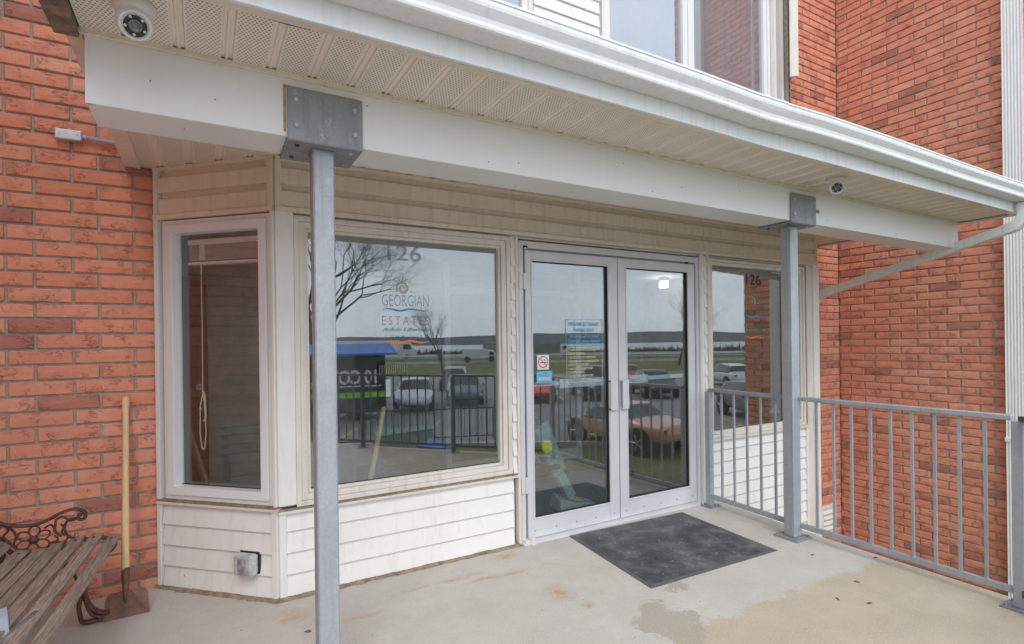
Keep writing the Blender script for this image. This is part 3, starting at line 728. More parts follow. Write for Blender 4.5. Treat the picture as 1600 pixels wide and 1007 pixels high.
bars('meeting_gap', [(2.975, 2.985, -.045, -.03, .02, 2.184)], M['black'], dl, FM, 0)
for d, a0, a1, z0, z1 in ((dl, 2.868, 2.946, .93, 1.172), (dr, 2.992, 3.062, .93, 1.172)):
    mb = MB(); mb.prism(FM, a0, a1, [(.004, z0), (.004, z0 + .014), (.034, z0 + .014), (.034, z1 - .014), (.004, z1 - .014), (.004, z1), (.038, z1), (.038, z0)])
    mb.box(a0 if d is dl else a1 - .006, a0 + .006 if d is dl else a1, .004, .036, z0, z1, FM)
    obj('pull_handle', mb, M['alu'], d, bevel=.002)
for z, m in ((1.95, 'white'), (.43, 'alu')):
    for a, h in ((2.018, .12), (2.062, .12)):
        mb = MB(); mb.box(a, a + .034 if a < 2.05 else a + .026, .012 if a < 2.05 else .008, .024, z - h / 2, z + h / 2, FM); obj('hinge', mb, M['alu' if m == 'alu' else 'camwhite'], df, bevel=.004)
    mb = MB(); mb.cyl(FM(2.058, .026, z - .06), (0, 0, 1), .009, .12, 12); obj('hinge_pin', mb, M['alu'], df)
mb = MB(); mb.box(2.062, 2.09, .012, .034, 2.20, 2.212, FM); mb.box(2.064, 2.082, .012, .03, 2.184, 2.2, FM, 1); obj('door_pivot', mb, [M['black'], M['box']], df)
mb = MB(); mb.box(3.78, 3.80, .004, .02, 2.186, 2.2, FM); obj('door_pivot', mb, M['black'], df)
mb = MB(); mb.lathe(FM(2.09, .05, .0), (0, 0, 1), [(.03, 0), (.03, .02), (.022, .022), (.022, .045), (.012, .05)], 16); mb.box(2.03, 2.09, .0, .05, .018, .03, FM); obj('floor_pivot', mb, M['casing'], df)
# door prints (on the glass, 2 mm proud)
DN = -.0175
casing('notice_border', FM, 2.462, 2.832, 1.462, 1.672, .004, DN - .001, DN, M['ncyan'], dl, 0)
for s_, z, h, w in (('DESIGNATED TENANT', 1.618, .032, .30), ('PARKING ONLY', 1.573, .027, .20), ('All others will be towed', 1.524, .028, .29), ('Overnight passes required', 1.480, .032, .32)):
    text(s_, FM, 2.645, z, h, M['ncyan'], dl, 'notice_text', DN, width=w, align='CENTER', bold=.015)
casing('notice_border', FM, 2.468, 2.828, 1.17, 1.448, .003, DN - .001, DN, M['nyel'], dl, 0)
for s_, z, w in (('* PLEASE REMOVE SNOW/ICE FROM BOOTS', 1.42, .31), ('BEFORE ENTERING', 1.392, .16), ('* NO SOLICITING OR TRESPASSING', 1.36, .27), ('* DELIVERIES ARE TO BE BROUGHT IN', 1.328, .30), ('SERVICE ENTRANCE ONLY', 1.302, .21), ('* GUEST PETS ARE NOT TO BE', 1.27, .24), ('IN THE BUILDING', 1.243, .14), ('* NO BIKES OR CARTS IN LOBBY', 1.212, .25)):
    text(s_, FM, 2.485, z, .018, M['nyel'], dl, 'notice_text', DN, width=w, bold=.02)
mb = MB(); mb.box(2.192, 2.300, DN - .001, DN + .0006, 1.283, 1.395, FM); st = obj('no_smoking_sticker', mb, M['white'], dl)
mb = MB(); cx_, cz_, N = 2.246, 1.341, 32
ri, ro = .038, .045
mb.add([FM(cx_ + r_ * math.cos(2 * math.pi * i / N), DN + .0012, cz_ + r_ * math.sin(2 * math.pi * i / N)) for r_ in (ri, ro) for i in range(N)], [(i, (i + 1) % N, N + (i + 1) % N, N + i) for i in range(N)])
q = math.pi * .75; c_, s_ = math.cos(q), math.sin(q)
mb.add([FM(cx_ + c_ * a + s_ * b, DN + .0013, cz_ + s_ * a - c_ * b) for a, b in ((-.04, -.0035), (.04, -.0035), (.04, .0035), (-.04, .0035))], [(0, 1, 2, 3)])
obj('prohibition_mark', mb, M['red'], dl)
mb = MB(); mb.box(2.222, 2.262, DN + .0006, DN + .001, 1.334, 1.341, FM); mb.box(2.264, 2.272, DN + .0006, DN + .001, 1.334, 1.341, FM)
for a in (2.262, 2.268): mb.tube([FM(a - .012, DN + .001, 1.365), FM(a - .006, DN + .001, 1.356), FM(a, DN + .001, 1.352), FM(a + .003, DN + .001, 1.345)], .001, 4)
obj('cigarette_mark', mb, M['d126b'], dl)
mb = MB(); mb.box(2.186, 2.327, DN - .001, DN + .0006, 1.182, 1.270, FM); obj('blue_sticker', mb, M['sky_st'], dl)
mb = MB(); mb.box(2.207, 2.306, DN + .0006, DN + .001, 1.202, 1.224, FM); obj('sticker_strip', mb, M['pinkst'], dl)
for s_, z, w in (('IN THE', 1.248, .03), ('ENTRANCE AREA', 1.231, .10), ('THANK YOU ALL', 1.187, .10)): text(s_, FM, 2.2565, z, .010, M['dnavy'], dl, 'sticker_text', DN + .0012, width=w, align='CENTER', bold=.02)
text('PLEASE USE CARE', FM, 2.2565, 1.208, .009, M['red'], dl, 'sticker_text', DN + .0014, width=.08, align='CENTER')
# panic bars inside
for d, a0, a1, b0, b1 in ((dl, 2.14, 2.885, 2.42, 2.87), (dr, 3.07, 3.81, 3.07, 3.36)):
    mb = MB(); mb.box(a0, a1, -.10, -.06, 1.150, 1.185, FM); mb.box(b0, b1, -.13, -.05, 1.128, 1.20, FM); obj('panic_bar', mb, M['alu'], d, bevel=.004)

# outlet cover on the angled skirt
t = thing('outlet_cover', 'clear plastic bubble outlet cover on the white skirt of the bay', 'outlet', tuple(FB(.664, .02, .215)))
mb = MB(); mb.box(.60, .742, .010, .022, .148, .282, FB); obj('gasket_plate', mb, M['black'], t, bevel=.006)
mb = MB(); mb.box(.604, .738, .022, .085, .152, .278, FB); obj('bubble_cover', mb, M['pvc'], t, bevel=.02)
mb = MB(); mb.box(.64, .70, .085, .088, .165, .255, FB); obj('receptacle', mb, simple('smoked_cover_face', (.30, .305, .31), .3, var=.5, scale=35), t, bevel=.004)

# ------------------------------------------------------------------ interior of the vestibule
inn = thing('vestibule_interior', 'dim vestibule room seen through the glass with taupe walls', 'room', (3, 5, 0), kind='structure')
mb = MB(); mb.box(-.2, 6.3, 6.6, 6.7, 0, 2.5); mb.box(-.35, -.25, 4.05, 6.6, 0, 2.5); mb.box(6.3, 6.4, 4.0, 6.6, 0, 2.5); mb.box(-.2, 1.2, 5.0, 5.1, 0, 2.5); mb.box(1.1, 1.2, 5.1, 6.6, 0, 2.5)
obj('interior_wall', mb, M['inwall'], inn)
mb = MB(); mb.poly([(-.2, 4.1), (.45, 3.5), (5.75, 3.5), (6.2, 3.95), (6.3, 6.6), (-.2, 6.6)], -.02, .004); obj('interior_floor', mb, M['infloor'], inn)
mb = MB(); mb.poly([(-.2, 4.15), (.45, 3.55), (5.75, 3.55), (6.2, 4.0), (6.3, 6.6), (-.2, 6.6)], 2.42, 2.50); obj('interior_ceiling', mb, M['inceil'], inn)
mb = MB()
for x in (2.3, 3.2, 4.1): mb.box(x, x + .07, 5.5, 5.55, 0, 2.42)
mb.box(2.3, 4.17, 5.49, 5.56, 2.05, 2.12); mb.box(2.3, 4.17, 5.49, 5.56, 0.02, .15); obj('inner_door_frame', mb, M['alu'], inn)
mb = MB(); mb.box(2.1, 4.2, 3.6, 5.0, .005, .014); obj('carpet', mb, M['carpet'], inn)
t = thing('interior_door', 'brown wooden door with brass knob behind the bay window', 'door', (-.1, 4.97, 0))
mb = MB(); mb.box(-.2, .02, 4.955, 4.995, .01, 2.05); d = obj('door_panel', mb, M['doorwood'], t, bevel=.003)
mb = MB(); mb.lathe((-.04, 4.955, 1.0), (0, -1, 0), [(.028, 0), (.028, .008), (.012, .012), (.012, .03), (.028, .04), (.026, .062), (.01, .068)], 16); obj('knob', mb, M['brass'], d, smooth=True)
mb = MB(); mb.lathe((-.04, 4.955, 1.17), (0, -1, 0), [(.026, 0), (.024, .012), (.01, .014)], 16); obj('deadbolt', mb, M['box'], d)
t = thing('ceiling_lamp', 'small lit square ceiling lamp in the vestibule behind the right door', 'lamp', (5.9, 5.73, 2.4))
mb = MB(); mb.box(5.84, 5.93, 5.68, 5.77, 2.27, 2.36); obj('diffuser', mb, M['lamp'], t)
mb = MB(); mb.box(5.835, 5.935, 5.675, 5.775, 2.362, 2.419); obj('housing', mb, M['camwhite'], t)
# blinds
def blind(F, a0, a1, ztop, n, h, label):
    t = thing('window_blind', label, 'blind', tuple(F((a0 + a1) / 2, n, ztop)))
    mb = MB(); mb.box(a0, a1, n - .03, n + .02, ztop - .035, ztop, F); obj('headrail', mb, M['blind'], t, bevel=.002)
    mb = MB(); ns = int(h / .006)
    for i in range(ns):
        z = ztop - .04 - i * .006; mb.box(a0 + .005, a1 - .005, n - .028, n + .018, z - .002, z, F)
    obj('slat_stack', mb, M['blind'], t)['kind'] = 'stuff'
    mb = MB(); mb.box(a0, a1, n - .03, n + .02, ztop - .06 - h, ztop - .042 - h, F); obj('bottom_rail', mb, M['blind'], t, bevel=.002)
    mb = MB()
    for a in (a0 + .12 * (a1 - a0) + .04, a1 - .05): 
        for i in range(9): mb.box(a - .02, a + .02, n + .018, n + .026, ztop - .045 - i * h / 9, ztop - .04 - i * h / 9 + .004, F)
    obj('ladder_tape', mb, M['white'], t)
    return t
tb = blind(FB, .15, .76, 2.17, -.10, .10, 'raised venetian blind at the top of the narrow bay window')
mb = MB(); p0 = FB(.27, -.06, 2.02)
mb.tube([FB(.27, -.06, 2.02), FB(.272, -.06, 1.6), FB(.27, -.06, 1.18)], .0035, 6)
for dx in (-.02, .018): mb.tube([FB(.27, -.06, 1.2), FB(.27 + dx, -.06, 1.12), FB(.27 + dx * 1.2, -.06, .95), FB(.27 + dx * .5, -.06, .86), FB(.27, -.06, .85)], .0035, 6)
mb.tube([FB(.27, -.06, 1.22), FB(.285, -.06, 1.19), FB(.29, -.06, 1.05), FB(.276, -.06, 1.03)], .006, 6)
obj('pull_cord', mb, M['cord'], tb)

# broom and floor machine behind the glass
t = thing('broom', 'upturned broom with wooden handle standing inside the large window', 'broom', (.9, 3.74, .0))
mb = MB(); mb.tube([(.86, 3.74, .0), (1.00, 3.71, .62), (1.10, 3.69, 1.16)], [.019, .018, .016], 12); obj('handle', mb, M['ash'], t, smooth=True)
mb = MB(); mb.prism(Frame((1.09, 3.69), (1, 0)), -.055, .155, [(-.02, 1.06), (.02, 1.06), (.026, 1.14), (.026, 1.33), (.0, 1.38), (-.026, 1.33)]); hd = obj('brush_head', mb, M['broom'], t, bevel=.012)
mb = MB()
for i in range(13): mb.cyl((1.045 + i * .016, 3.66, 1.29), (0, -.15, 1), .004, .06, 5)
obj('bristle', mb, M['litter'], hd)['kind'] = 'stuff'
mb = MB(); mb.box(1.085, 1.12, 3.655, 3.662, 1.13, 1.25); obj('tag', mb, M['white'], hd)
t = thing('floor_scrubber', 'grey and yellow upright floor machine on the speckled carpet behind the left door', 'floor machine', (2.85, 3.9, .0))
mb = MB(); mb.add([(2.62, 3.76, .02), (3.06, 3.72, .02), (3.10, 3.98, .02), (2.66, 4.02, .02), (2.64, 3.80, .13), (3.0, 3.77, .055), (3.03, 3.95, .055), (2.68, 3.98, .15)], [(0, 1, 2, 3), (4, 7, 6, 5), (0, 4, 5, 1), (1, 5, 6, 2), (2, 6, 7, 3), (3, 7, 4, 0)]); b_ = obj('base', mb, M['vacgrey'], t, bevel=.012)
mb = MB(); mb.add([(2.76, 3.765, .118), (2.86, 3.76, .098), (2.88, 3.96, .10), (2.78, 3.965, .122)], [(0, 1, 2, 3)]); obj('yellow_stripe', mb, M['yellow'], b_)
text('CARPET', Frame((2.72, 3.745), (1, 0)), .02, .045, .02, M['white'], b_, 'lettering', .0)
def slant(p, q, w, d):
    p = Vector(p); q = Vector(q); ax = (q - p).normalized(); s_ = Vector((.86, .2, .45)); s_ = (s_ - ax * s_.dot(ax)).normalized(); n_ = ax.cross(s_)
    return [a + s_ * i * w / 2 + n_ * j * d / 2 for a in (p, q) for i, j in ((-1, -1), (1, -1), (1, 1), (-1, 1))]
mb = MB(); mb.add(slant((2.80, 3.86, .12), (2.62, 3.83, .40), .10, .05), [(0, 1, 2, 3), (4, 7, 6, 5), (0, 4, 5, 1), (1, 5, 6, 2), (2, 6, 7, 3), (3, 7, 4, 0)]); obj('neck', mb, M['vacgrey'], t, bevel=.008)
mb = MB(); mb.add(slant((2.63, 3.83, .36), (2.42, 3.80, .80), .17, .10), [(0, 1, 2, 3), (4, 7, 6, 5), (0, 4, 5, 1), (1, 5, 6, 2), (2, 6, 7, 3), (3, 7, 4, 0)]); b_ = obj('body', mb, M['vacgrey'], t, bevel=.015)
mb = MB(); mb.cyl((2.47, 3.755, .62), (.1, -1, .1), .055, .02, 24); obj('yellow_disc', mb, M['yellow'], b_)
mb = MB(); mb.box(2.50, 2.60, 3.735, 3.75, .42, .46); obj('label_plate', mb, M['vacdark'], b_)
mb = MB(); mb.tube([(2.42, 3.80, .80), (2.30, 3.78, 1.02)], .014, 10); obj('handle', mb, M['vacdark'], t)

# ------------------------------------------------------------------ upper storey
up = thing('upper_storey', 'white sided upper storey with large windows above the canopy gutter', 'building front', (3, 4.1, 3.3))
YU = 4.1; FU = Frame((0, YU), (1, 0))
mb = MB(); mb.box(-.25, 6.5, -.25, -.022, 2.6, TOP, FU); obj('sheathing', mb, M['siding'], up)
def lapu(a0, a1, z, h):
    mb = MB(); mb.prism(FU, a0, a1, [(-.02, z), (.014, z), (.017, z + .005), (.003, z + h + .008), (-.02, z + h + .008)]); obj('siding_board', mb, M['siding'], up)
for i in range(16): lapu(2.62, 3.38, 3.28 + i * .1275, .1275)
mb = MB()
for i in range(26):
    z = 3.28 + i * .1275; mb.prism(FU, -.25, 1.2, [(-.02, z), (.014, z), (.003, z + .135), (-.02, z + .135)])
    if i > 15: mb.prism(FU, 2.62, 3.38, [(-.02, z), (.014, z), (.003, z + .135), (-.02, z + .135)])
obj('siding_field', mb, M['siding'], up)['kind'] = 'stuff'
def uwin(a0, a1, label, mid=None):
    w = casing('window', FU, a0, a1, 3.5, 6.2, .045, -.02, .03, M['trim'], up); w['label'] = label
    casing('frame', FU, a0 + .046, a1 - .046, 3.546, 6.154, .06, -.03, .018, M['beam'], w)
    if mid: bars('mullion', [(mid - .075, mid - .01, -.03, .022, 3.6, 6.1), (mid + .01, mid + .10, -.03, .02, 3.6, 6.1), (mid - .01, mid + .01, -.03, .006, 3.6, 6.1)], M['beam'], w, FU)
    pane(FU, a0 + .1, a1 - .1, 3.6, 6.1, -.012, w, M['glassu'])
    return w
w_ = uwin(3.40, 6.02, 'wide two-light upper window', 4.60); uwin(1.2, 2.6, 'upper window at the top edge')
mb = MB()
for i in range(40):
    x = 4.95 + i * .03; mb.box(x, x + .016, -.14 - .02 * (i % 2), -.12 - .02 * (i % 2), 3.5, 6.2, FU)
cu = obj('curtain', mb, M['curtain'], w_)
bars('side_light', [(6.03, 6.07, -.02, .08, 3.2, TOP), (6.07, 6.17, -.1, -.02, 3.2, TOP), (6.13, 6.165, -.02, .11, 3.2, TOP)], M['trim'], up, FU)
mb = MB(); mb.box(6.07, 6.13, -.018, -.012, 3.3, TOP, FU); obj('narrow_glass', mb, M['glassb'], up)
mb = MB()
mb.add([(6.09, 3.86, 4.62), (6.16, 3.80, 4.62), (6.17, 3.80, TOP), (6.10, 3.86, TOP), (6.11, 3.88, 4.62), (6.175, 3.83, 4.62), (6.18, 3.83, TOP), (6.12, 3.88, TOP)], [(0, 1, 2, 3), (4, 7, 6, 5), (0, 4, 5, 1), (1, 5, 6, 2), (3, 2, 6, 7), (0, 3, 7, 4)])
obj('open_sash', mb, M['casing'], up)
# rooms behind
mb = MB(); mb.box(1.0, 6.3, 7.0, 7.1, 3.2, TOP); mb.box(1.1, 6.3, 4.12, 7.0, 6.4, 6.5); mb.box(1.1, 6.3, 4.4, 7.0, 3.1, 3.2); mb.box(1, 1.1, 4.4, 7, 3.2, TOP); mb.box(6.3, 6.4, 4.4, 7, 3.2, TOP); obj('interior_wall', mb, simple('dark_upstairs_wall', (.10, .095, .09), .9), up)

# ------------------------------------------------------------------ canopy
can = thing('entrance_canopy', 'low white clad canopy with perforated soffit and gutter over the entrance', 'canopy', (3, 2.4, 2.6))
X0, X1 = -.362, 6.44
def smesh(x, first):
    return None
PW = .1562
prof = [(0, 0), (.115, 0), (.119, .009), (.128, .009), (.131, .002), (.139, .002), (.143, .009), (.152, .009), (PW - .0006, .0)]
mbs = MB(); yb0, yb1 = 0.0, 2.0
vs = []; n = len(prof)
for y in (yb0, yb1):
    vs += [(x, y, z) for x, z in prof] + [(x, y, .02) for x, z in prof]
fs = []
for i in range(n - 1):
    fs += [(i, i + 1, 2 * n + i + 1, 2 * n + i), (n + i, 3 * n + i, 3 * n + i + 1, n + i + 1), (i, n + i, n + i + 1, i + 1), (2 * n + i, 2 * n + i + 1, 3 * n + i + 1, 3 * n + i)]
fs += [(0, 2 * n, 3 * n, n), (n - 1, 2 * n - 1, 4 * n - 1, 3 * n - 1)]
mbs.add(vs, fs)
first = obj('soffit_panel', mbs, M['soffit']); sm = first.data; bpy.data.objects.remove(first)
npan = int((X1 - X0) / PW)
for i in range(npan + 1):
    x = X0 + i * PW
    if x + PW > X1 + .02: break
    o = bpy.data.objects.new('soffit_panel', sm); C.objects.link(o); o.parent = can; o.location = Vector((x, 1.935, 2.606)) - can.location
    if x < -.24 - 0: o.scale = (1, 1.03, 1)
mb = MB(); rr = random.Random(5)
for i in range(npan):
    x = X0 + i * PW + .135
    for y in (2.346,):
        if rr.random() < .75: mb.lathe((x + rr.uniform(-.004, .004), y, 2.603), (0, 0, 1), [(.001, 0), (.010 + rr.uniform(0, .004), .003), (.009, .008)], 8)
obj('groove_spots', mb, M['caulk'], can)['kind'] = 'stuff'  # small brown spots where the soffit grooves meet the beam
# beam
mb = MB(); mb.box(X0 + .012, 6.375, 2.35, 2.588, 2.352, 2.59); bm_ = obj('beam', mb, M['beam'], can, bevel=.004)
for it in [(1.98, 1.9825, 2.3492, 2.36, 2.352, 2.588), (5.02, 5.0225, 2.3492, 2.36, 2.352, 2.588), (X0 + .011, X0 + .03, 2.3488, 2.36, 2.352, 2.588)]: bars('beam_seam', [it], M['gutter'], bm_, W, 0)
bars('beam_trim', [(X0 - .006, 6.38, 2.334, 2.352, 2.588, 2.607), (X0, 6.38, 2.588, 2.604, 2.59, 2.605)], M['cream'], can, W)
mb = MB(); rr = random.Random(9)
for i in range(16): mb.lathe((rr.uniform(-.2, 5.8), 2.3492, rr.uniform(2.37, 2.57)), (0, -1, 0), [(.003, 0), (.0035, .001), (.001, .0014)], 8)
for i in range(10): mb.lathe((rr.uniform(-.2, 5.8), rr.uniform(2.38, 2.56), 2.3515), (0, 0, -1), [(.003, 0), (.0035, .001), (.001, .0014)], 8)
obj('nail_heads', mb, M['caulk'], bm_)['kind'] = 'stuff'
# fascia and its underside return
mb = MB(); N = 40
def sag(x): return -.006 * math.exp(-((x - 2.75) / .35) ** 2) + .004 * math.sin(x * 1.3)
def sweep(name, sec, mats, par, xs_, dz=lambda x: 0, smooth=False, mi=None):
    mb = MB(); m = len(sec)
    for x in xs_:
        for y, z in sec: mb.v.append((x, y, z + dz(x)))
    for i in range(len(xs_) - 1):
        for j in range(m):
            mb.f.append((i * m + j, i * m + (j + 1) % m, (i + 1) * m + (j + 1) % m, (i + 1) * m + j)); mb.mi.append(mi[j] if mi else 0)
    mb.f += [tuple(range(m)), tuple(range((len(xs_) - 1) * m, len(xs_) * m))]; mb.mi += [0, 0]
    return obj(name, mb, mats, par, smooth=smooth)
xsn = [-.46 + 6.9 * i / 60 for i in range(61)]
sweep('fascia', [(1.898, 2.592), (1.902, 2.590), (1.918, 2.592), (1.918, 2.70), (1.898, 2.70)], M['gutter'], can, xsn, sag)
sweep('fascia_return', [(1.919, 2.593), (1.965, 2.598), (1.965, 2.604), (1.919, 2.61)], M['cream'], can, xsn, lambda x: sag(x) * .3)
mb = MB(); mb.add([(.17,1.966,2.6035),(.26,1.966,2.5975),(.37,1.966,2.6035),(.17,1.972,2.6035),(.26,1.972,2.5975),(.37,1.972,2.6035)],[(0,1,2),(3,5,4),(0,3,4,1),(1,4,5,2),(2,5,3,0)]); obj('blue_film', mb, simple('blue_protective_film', (.02, .08, .42), .4), can)
# K-style gutter
def gsec(s=0): return [(1.897, 2.676), (1.80, 2.674), (1.793, 2.679), (1.790, 2.688), (1.792, 2.700), (1.788, 2.716), (1.776, 2.732), (1.767, 2.745), (1.764, 2.757), (1.764, 2.772), (1.760, 2.774), (1.760, 2.783), (1.772, 2.784), (1.772, 2.776),
                         (1.774, 2.750), (1.796, 2.718), (1.80, 2.684), (1.892, 2.684), (1.892, 2.79), (1.897, 2.79)]
kink = lambda x: (-.010 * max(0, 1 - abs(x - 2.62) / .5) + .003 * math.sin(x * 2.1)) + .0012 * x
sweep('gutter', gsec(), M['gutter'], can, [-.5 + i * .0785 for i in range(41)], kink, smooth=False)
sweep('gutter', gsec(), M['gutter'], can, [2.72 + i * .1 for i in range(37)] + [6.38], lambda x: kink(x) - .002)
sweep('gutter_joint', [(y - .002 if y < 1.85 else y, z - .002 if z < 2.74 else z + .001) for y, z in gsec()[:14]] + [(1.80, 2.69), (1.895, 2.69)], M['gutter'], can, [2.55, 2.62, 2.70, 2.76], kink)
mb = MB(); mb.box(6.38, 6.383, 1.76, 1.897, 2.676, 2.79); obj('gutter_end_cap', mb, M['gutter'], can)
mb = MB(); mb.tube([(6.30, 1.83, 2.69), (6.30, 1.83, 2.655)], .042, 16); obj('gutter_outlet', mb, M['gutter'], can)
# left rake end: weathered timber edge
mb = MB(); mb.box(X0 - .075, X0 - .004, 1.92, 2.36, 2.575, 2.66); obj('rake_board', mb, M['rotten'], can, bevel=.006)
mb = MB(); mb.box(X0 - .05, X0 - .001, 2.362, 4.0, 2.60, 2.70); mb.box(X0 - .0, X0 + .03, 2.60, 4.0, 2.596, 2.6055); obj('rake_trim', mb, M['cream'], can)
mb = MB(); mb.box(X1 + .002, X1 + .02, 1.92, 3.9, 2.592, 2.70); mb.box(X1 - .04, X1 + .002, 1.97, 3.9, 2.598, 2.6055); obj('rake_trim', mb, M['trim'], can)
mb = MB(); mb.prism(Frame((0, 0), (1, 0), (0, 1, 0)), X0 - .05, X1 + .02, [(1.90, 2.70), (1.90, 2.765), (4.09, 3.28), (4.09, 2.70)]); obj('roof', mb, M['shingle'], can)

# support posts ------------------------------------------------------
def post(cx, cy, label, rot=0):
    t = thing('support_post', label, 'post', (cx, cy, 0), group='steel posts carrying the canopy beam')
    h = .0445
    mb = MB(); mb.box(cx - h, cx + h, cy - h, cy + h, .012, 2.333, bev=.006); obj('shaft', mb, M['galv'], t)
    mb = MB(); mb.box(cx - .095, cx + .095, cy - .095, cy + .095, 0, .012); obj('base_plate', mb, M['galvd'], t, bevel=.002)
    for i in (-1, 1):
        for j in (-1, 1): obj('anchor_bolt', MB().cyl((cx + i * .075, cy + j * .075, .012), (0, 0, 1), .009, .012, 6), M['galvd'], t)
    b0, b1 = 2.34, 2.598
    x0, x1 = cx - .152, cx + .152
    # U saddle: bottom plate with two upturned plates
    mb = MB(); mb.prism(Frame((0, 0), (1, 0), (0, 1, 0)), x0, x1, [(b0, 2.336), (b0 - .004, 2.342), (b0 - .004, 2.553), (b0 + .004, 2.553), (b0 + .004, 2.346), (b1 - .004, 2.346), (b1 - .004, 2.553), (b1 + .004, 2.553), (b1 + .004, 2.342), (b1, 2.336)])
    br = obj('bracket', mb, M['galvd'], t)
    for i in (-1, 1):
        for z in (2.40, 2.505): obj('bolt', MB().lathe((cx + i * .118, b0 - .004, z), (0, -1, 0), [(.011, 0), (.011, .004), (.007, .009), (.002, .010)], 12), M['box'], br)
        for y in (2.385, 2.545): obj('bolt', MB().lathe((cx + i * .11, y, 2.336), (0, 0, -1), [(.010, 0), (.010, .004), (.006, .008)], 12), M['rust'] if i < 0 else M['box'], br)
    mb = MB(); mb.tube([(cx - h, cy - h, 2.332), (cx + h, cy - h, 2.332), (cx + h, cy + h, 2.332), (cx - h, cy + h, 2.332), (cx - h, cy - h, 2.332)], .006, 6); obj('weld_bead', mb, M['galvd'], br)
    return t
p1 = post(.454, 2.445, 'near galvanised post in front of the large window, tall and cut by the picture bottom')
p2 = post(3.83, 2.455, 'far galvanised post standing in the railing right of the doors')
mb = MB(); mb.box(.295, .60, 2.3496, 2.3499, 2.553, 2.562); mb.box(.288, .2985, 2.3496, 2.3499, 2.37, 2.562); obj('sealant_line', mb, simple('yellowed_sealant', (.48, .33, .14), .7, var=.3, scale=40), p1)
mb = MB(); mb.box(3.99, 4.05, 2.3496, 2.3499, 2.44, 2.465); obj('rust_streak', mb, simple('rust_streak_paint', (.42, .20, .08), .8, var=.5, scale=60), p2)

# cameras ---------------------------------------------------------
def turret(c, aim, label):
    t = thing('security_camera', label, 'security camera', c, group='white turret cameras under the soffit')
    cx, cy, cz = c
    mb = MB(); mb.lathe((cx, cy, 2.606), (0, 0, -1), [(.060, 0), (.062, .012), (.056, .028), (.046, .040)], 28); obj('mount', mb, M['camwhite'], t, smooth=True)
    a = Vector(aim).normalized(); cc = Vector((cx, cy, cz))
    pr_ = [(.052 * math.sin(math.pi * i / 14), -.052 * math.cos(math.pi * i / 14)) for i in range(1, 12)]
    mb = MB(); mb.lathe(cc, a, pr_ + [(.043, .030), (.046, .034), (.046, .040), (.039, .042), (.037, .036), (.001, .034)], 28); b = obj('ball', mb, M['camwhite'], t, smooth=True)
    mb = MB(); mb.lathe(cc + a * .0365, a, [(.036, 0), (.036, .001), (.001, .0012)], 24); f_ = obj('face', mb, M['lens'], t)
    mb = MB(); mb.lathe(cc + a * .038, a, [(.019, 0), (.019, .004), (.015, .005), (.013, .001), (.001, 0)], 24); obj('lens_ring', mb, M['cp_grey'], t, smooth=True)
    u = a.orthogonal().normalized(); v = a.cross(u); mb = MB()
    for i in range(5):
        th = i * 2 * math.pi / 5 + .5; mb.lathe(cc + a * .0378 + (u * math.cos(th) + v * math.sin(th)) * .0275, a, [(.0045, 0), (.004, .0012), (.001, .0016)], 10)
    obj('infrared_led', mb, M['led'], t)
    mb = MB(); mb.tube([cc + a * .0375 + (u * math.cos(i * .3) + v * math.sin(i * .3)) * .0405 for i in range(22)], .0035, 6); obj('bezel', mb, M['white'], t, smooth=True)
    return t
turret((-.185, 2.10, 2.548), (.10, -.62, -.55), 'white turret camera nearest the brick wall at the upper left corner')
turret((3.82, 2.10, 2.548), (-.65, -.55, -.35), 'white turret camera above the far post near the canopy right end')

# railing ---------------------------------------------------------
def railing(label, segs, posts, group=None, mat='galv', zt=1.06, zb=.092):
    t = thing('railing', label, 'railing', (posts[0][0], posts[0][1], 0), group=group)
    for (x, y) in posts:
        mb = MB(); mb.box(x - .026, x + .026, y - .026, y + .026, 0.008, zt - .03, bev=.003); p = obj('rail_post', mb, M[mat], t)
        mb = MB(); mb.box(x - .07, x + .07, y - .07, y + .07, 0, .008); obj('base_plate', mb, M['galvd'], p)
        for i in (-1, 1):
            for j in (-1, 1): obj('anchor_bolt', MB().cyl((x + i * .052, y + j * .052, .008), (0, 0, 1), .007, .014, 6), M['galvd'], p)
    for (p, q, n) in segs:
        p = Vector(p); q = Vector(q); d = q - p; ln = d.length; F = Frame(p, d / ln)
        mb = MB(); mb.box(0, ln, -.024, .024, zt - .03, zt, F, bev=.004); obj('top_rail', mb, M[mat], t)
        mb = MB(); mb.box(.0, ln, -.014, .014, zb - .02, zb + .018, F, bev=.003); obj('bottom_rail', mb, M[mat], t)
        for i in range(n):
            a = ln * (i + 1) / (n + 1); mb = MB(); mb.box(a - .0075, a + .0075, -.0075, .0075, zb + .018, zt - .03, F); obj('baluster', mb, M[mat], t)
    return t
railing('short galvanised railing between the doors and the far post', [((3.93, 3.29), (3.875, 2.49), 5)], [(3.93, 3.30)])
railing('galvanised railing from the far post to the slab corner before the brick wall', [((3.872, 2.41), (3.868, 1.19), 9)], [(3.868, 1.165)])
pp = [(3.868, 1.165), (2.94, .14), (1.98, -.91), (1.03, -1.95), (.08, -2.99), (-.87, -4.03)]
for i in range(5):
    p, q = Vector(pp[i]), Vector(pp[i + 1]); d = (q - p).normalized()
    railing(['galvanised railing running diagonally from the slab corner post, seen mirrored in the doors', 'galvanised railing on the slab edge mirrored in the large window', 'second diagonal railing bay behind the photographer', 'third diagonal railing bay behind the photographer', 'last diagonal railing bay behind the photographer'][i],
            [(p + d * .03, q, 10)], [tuple(q)], mat='galv_backlit')

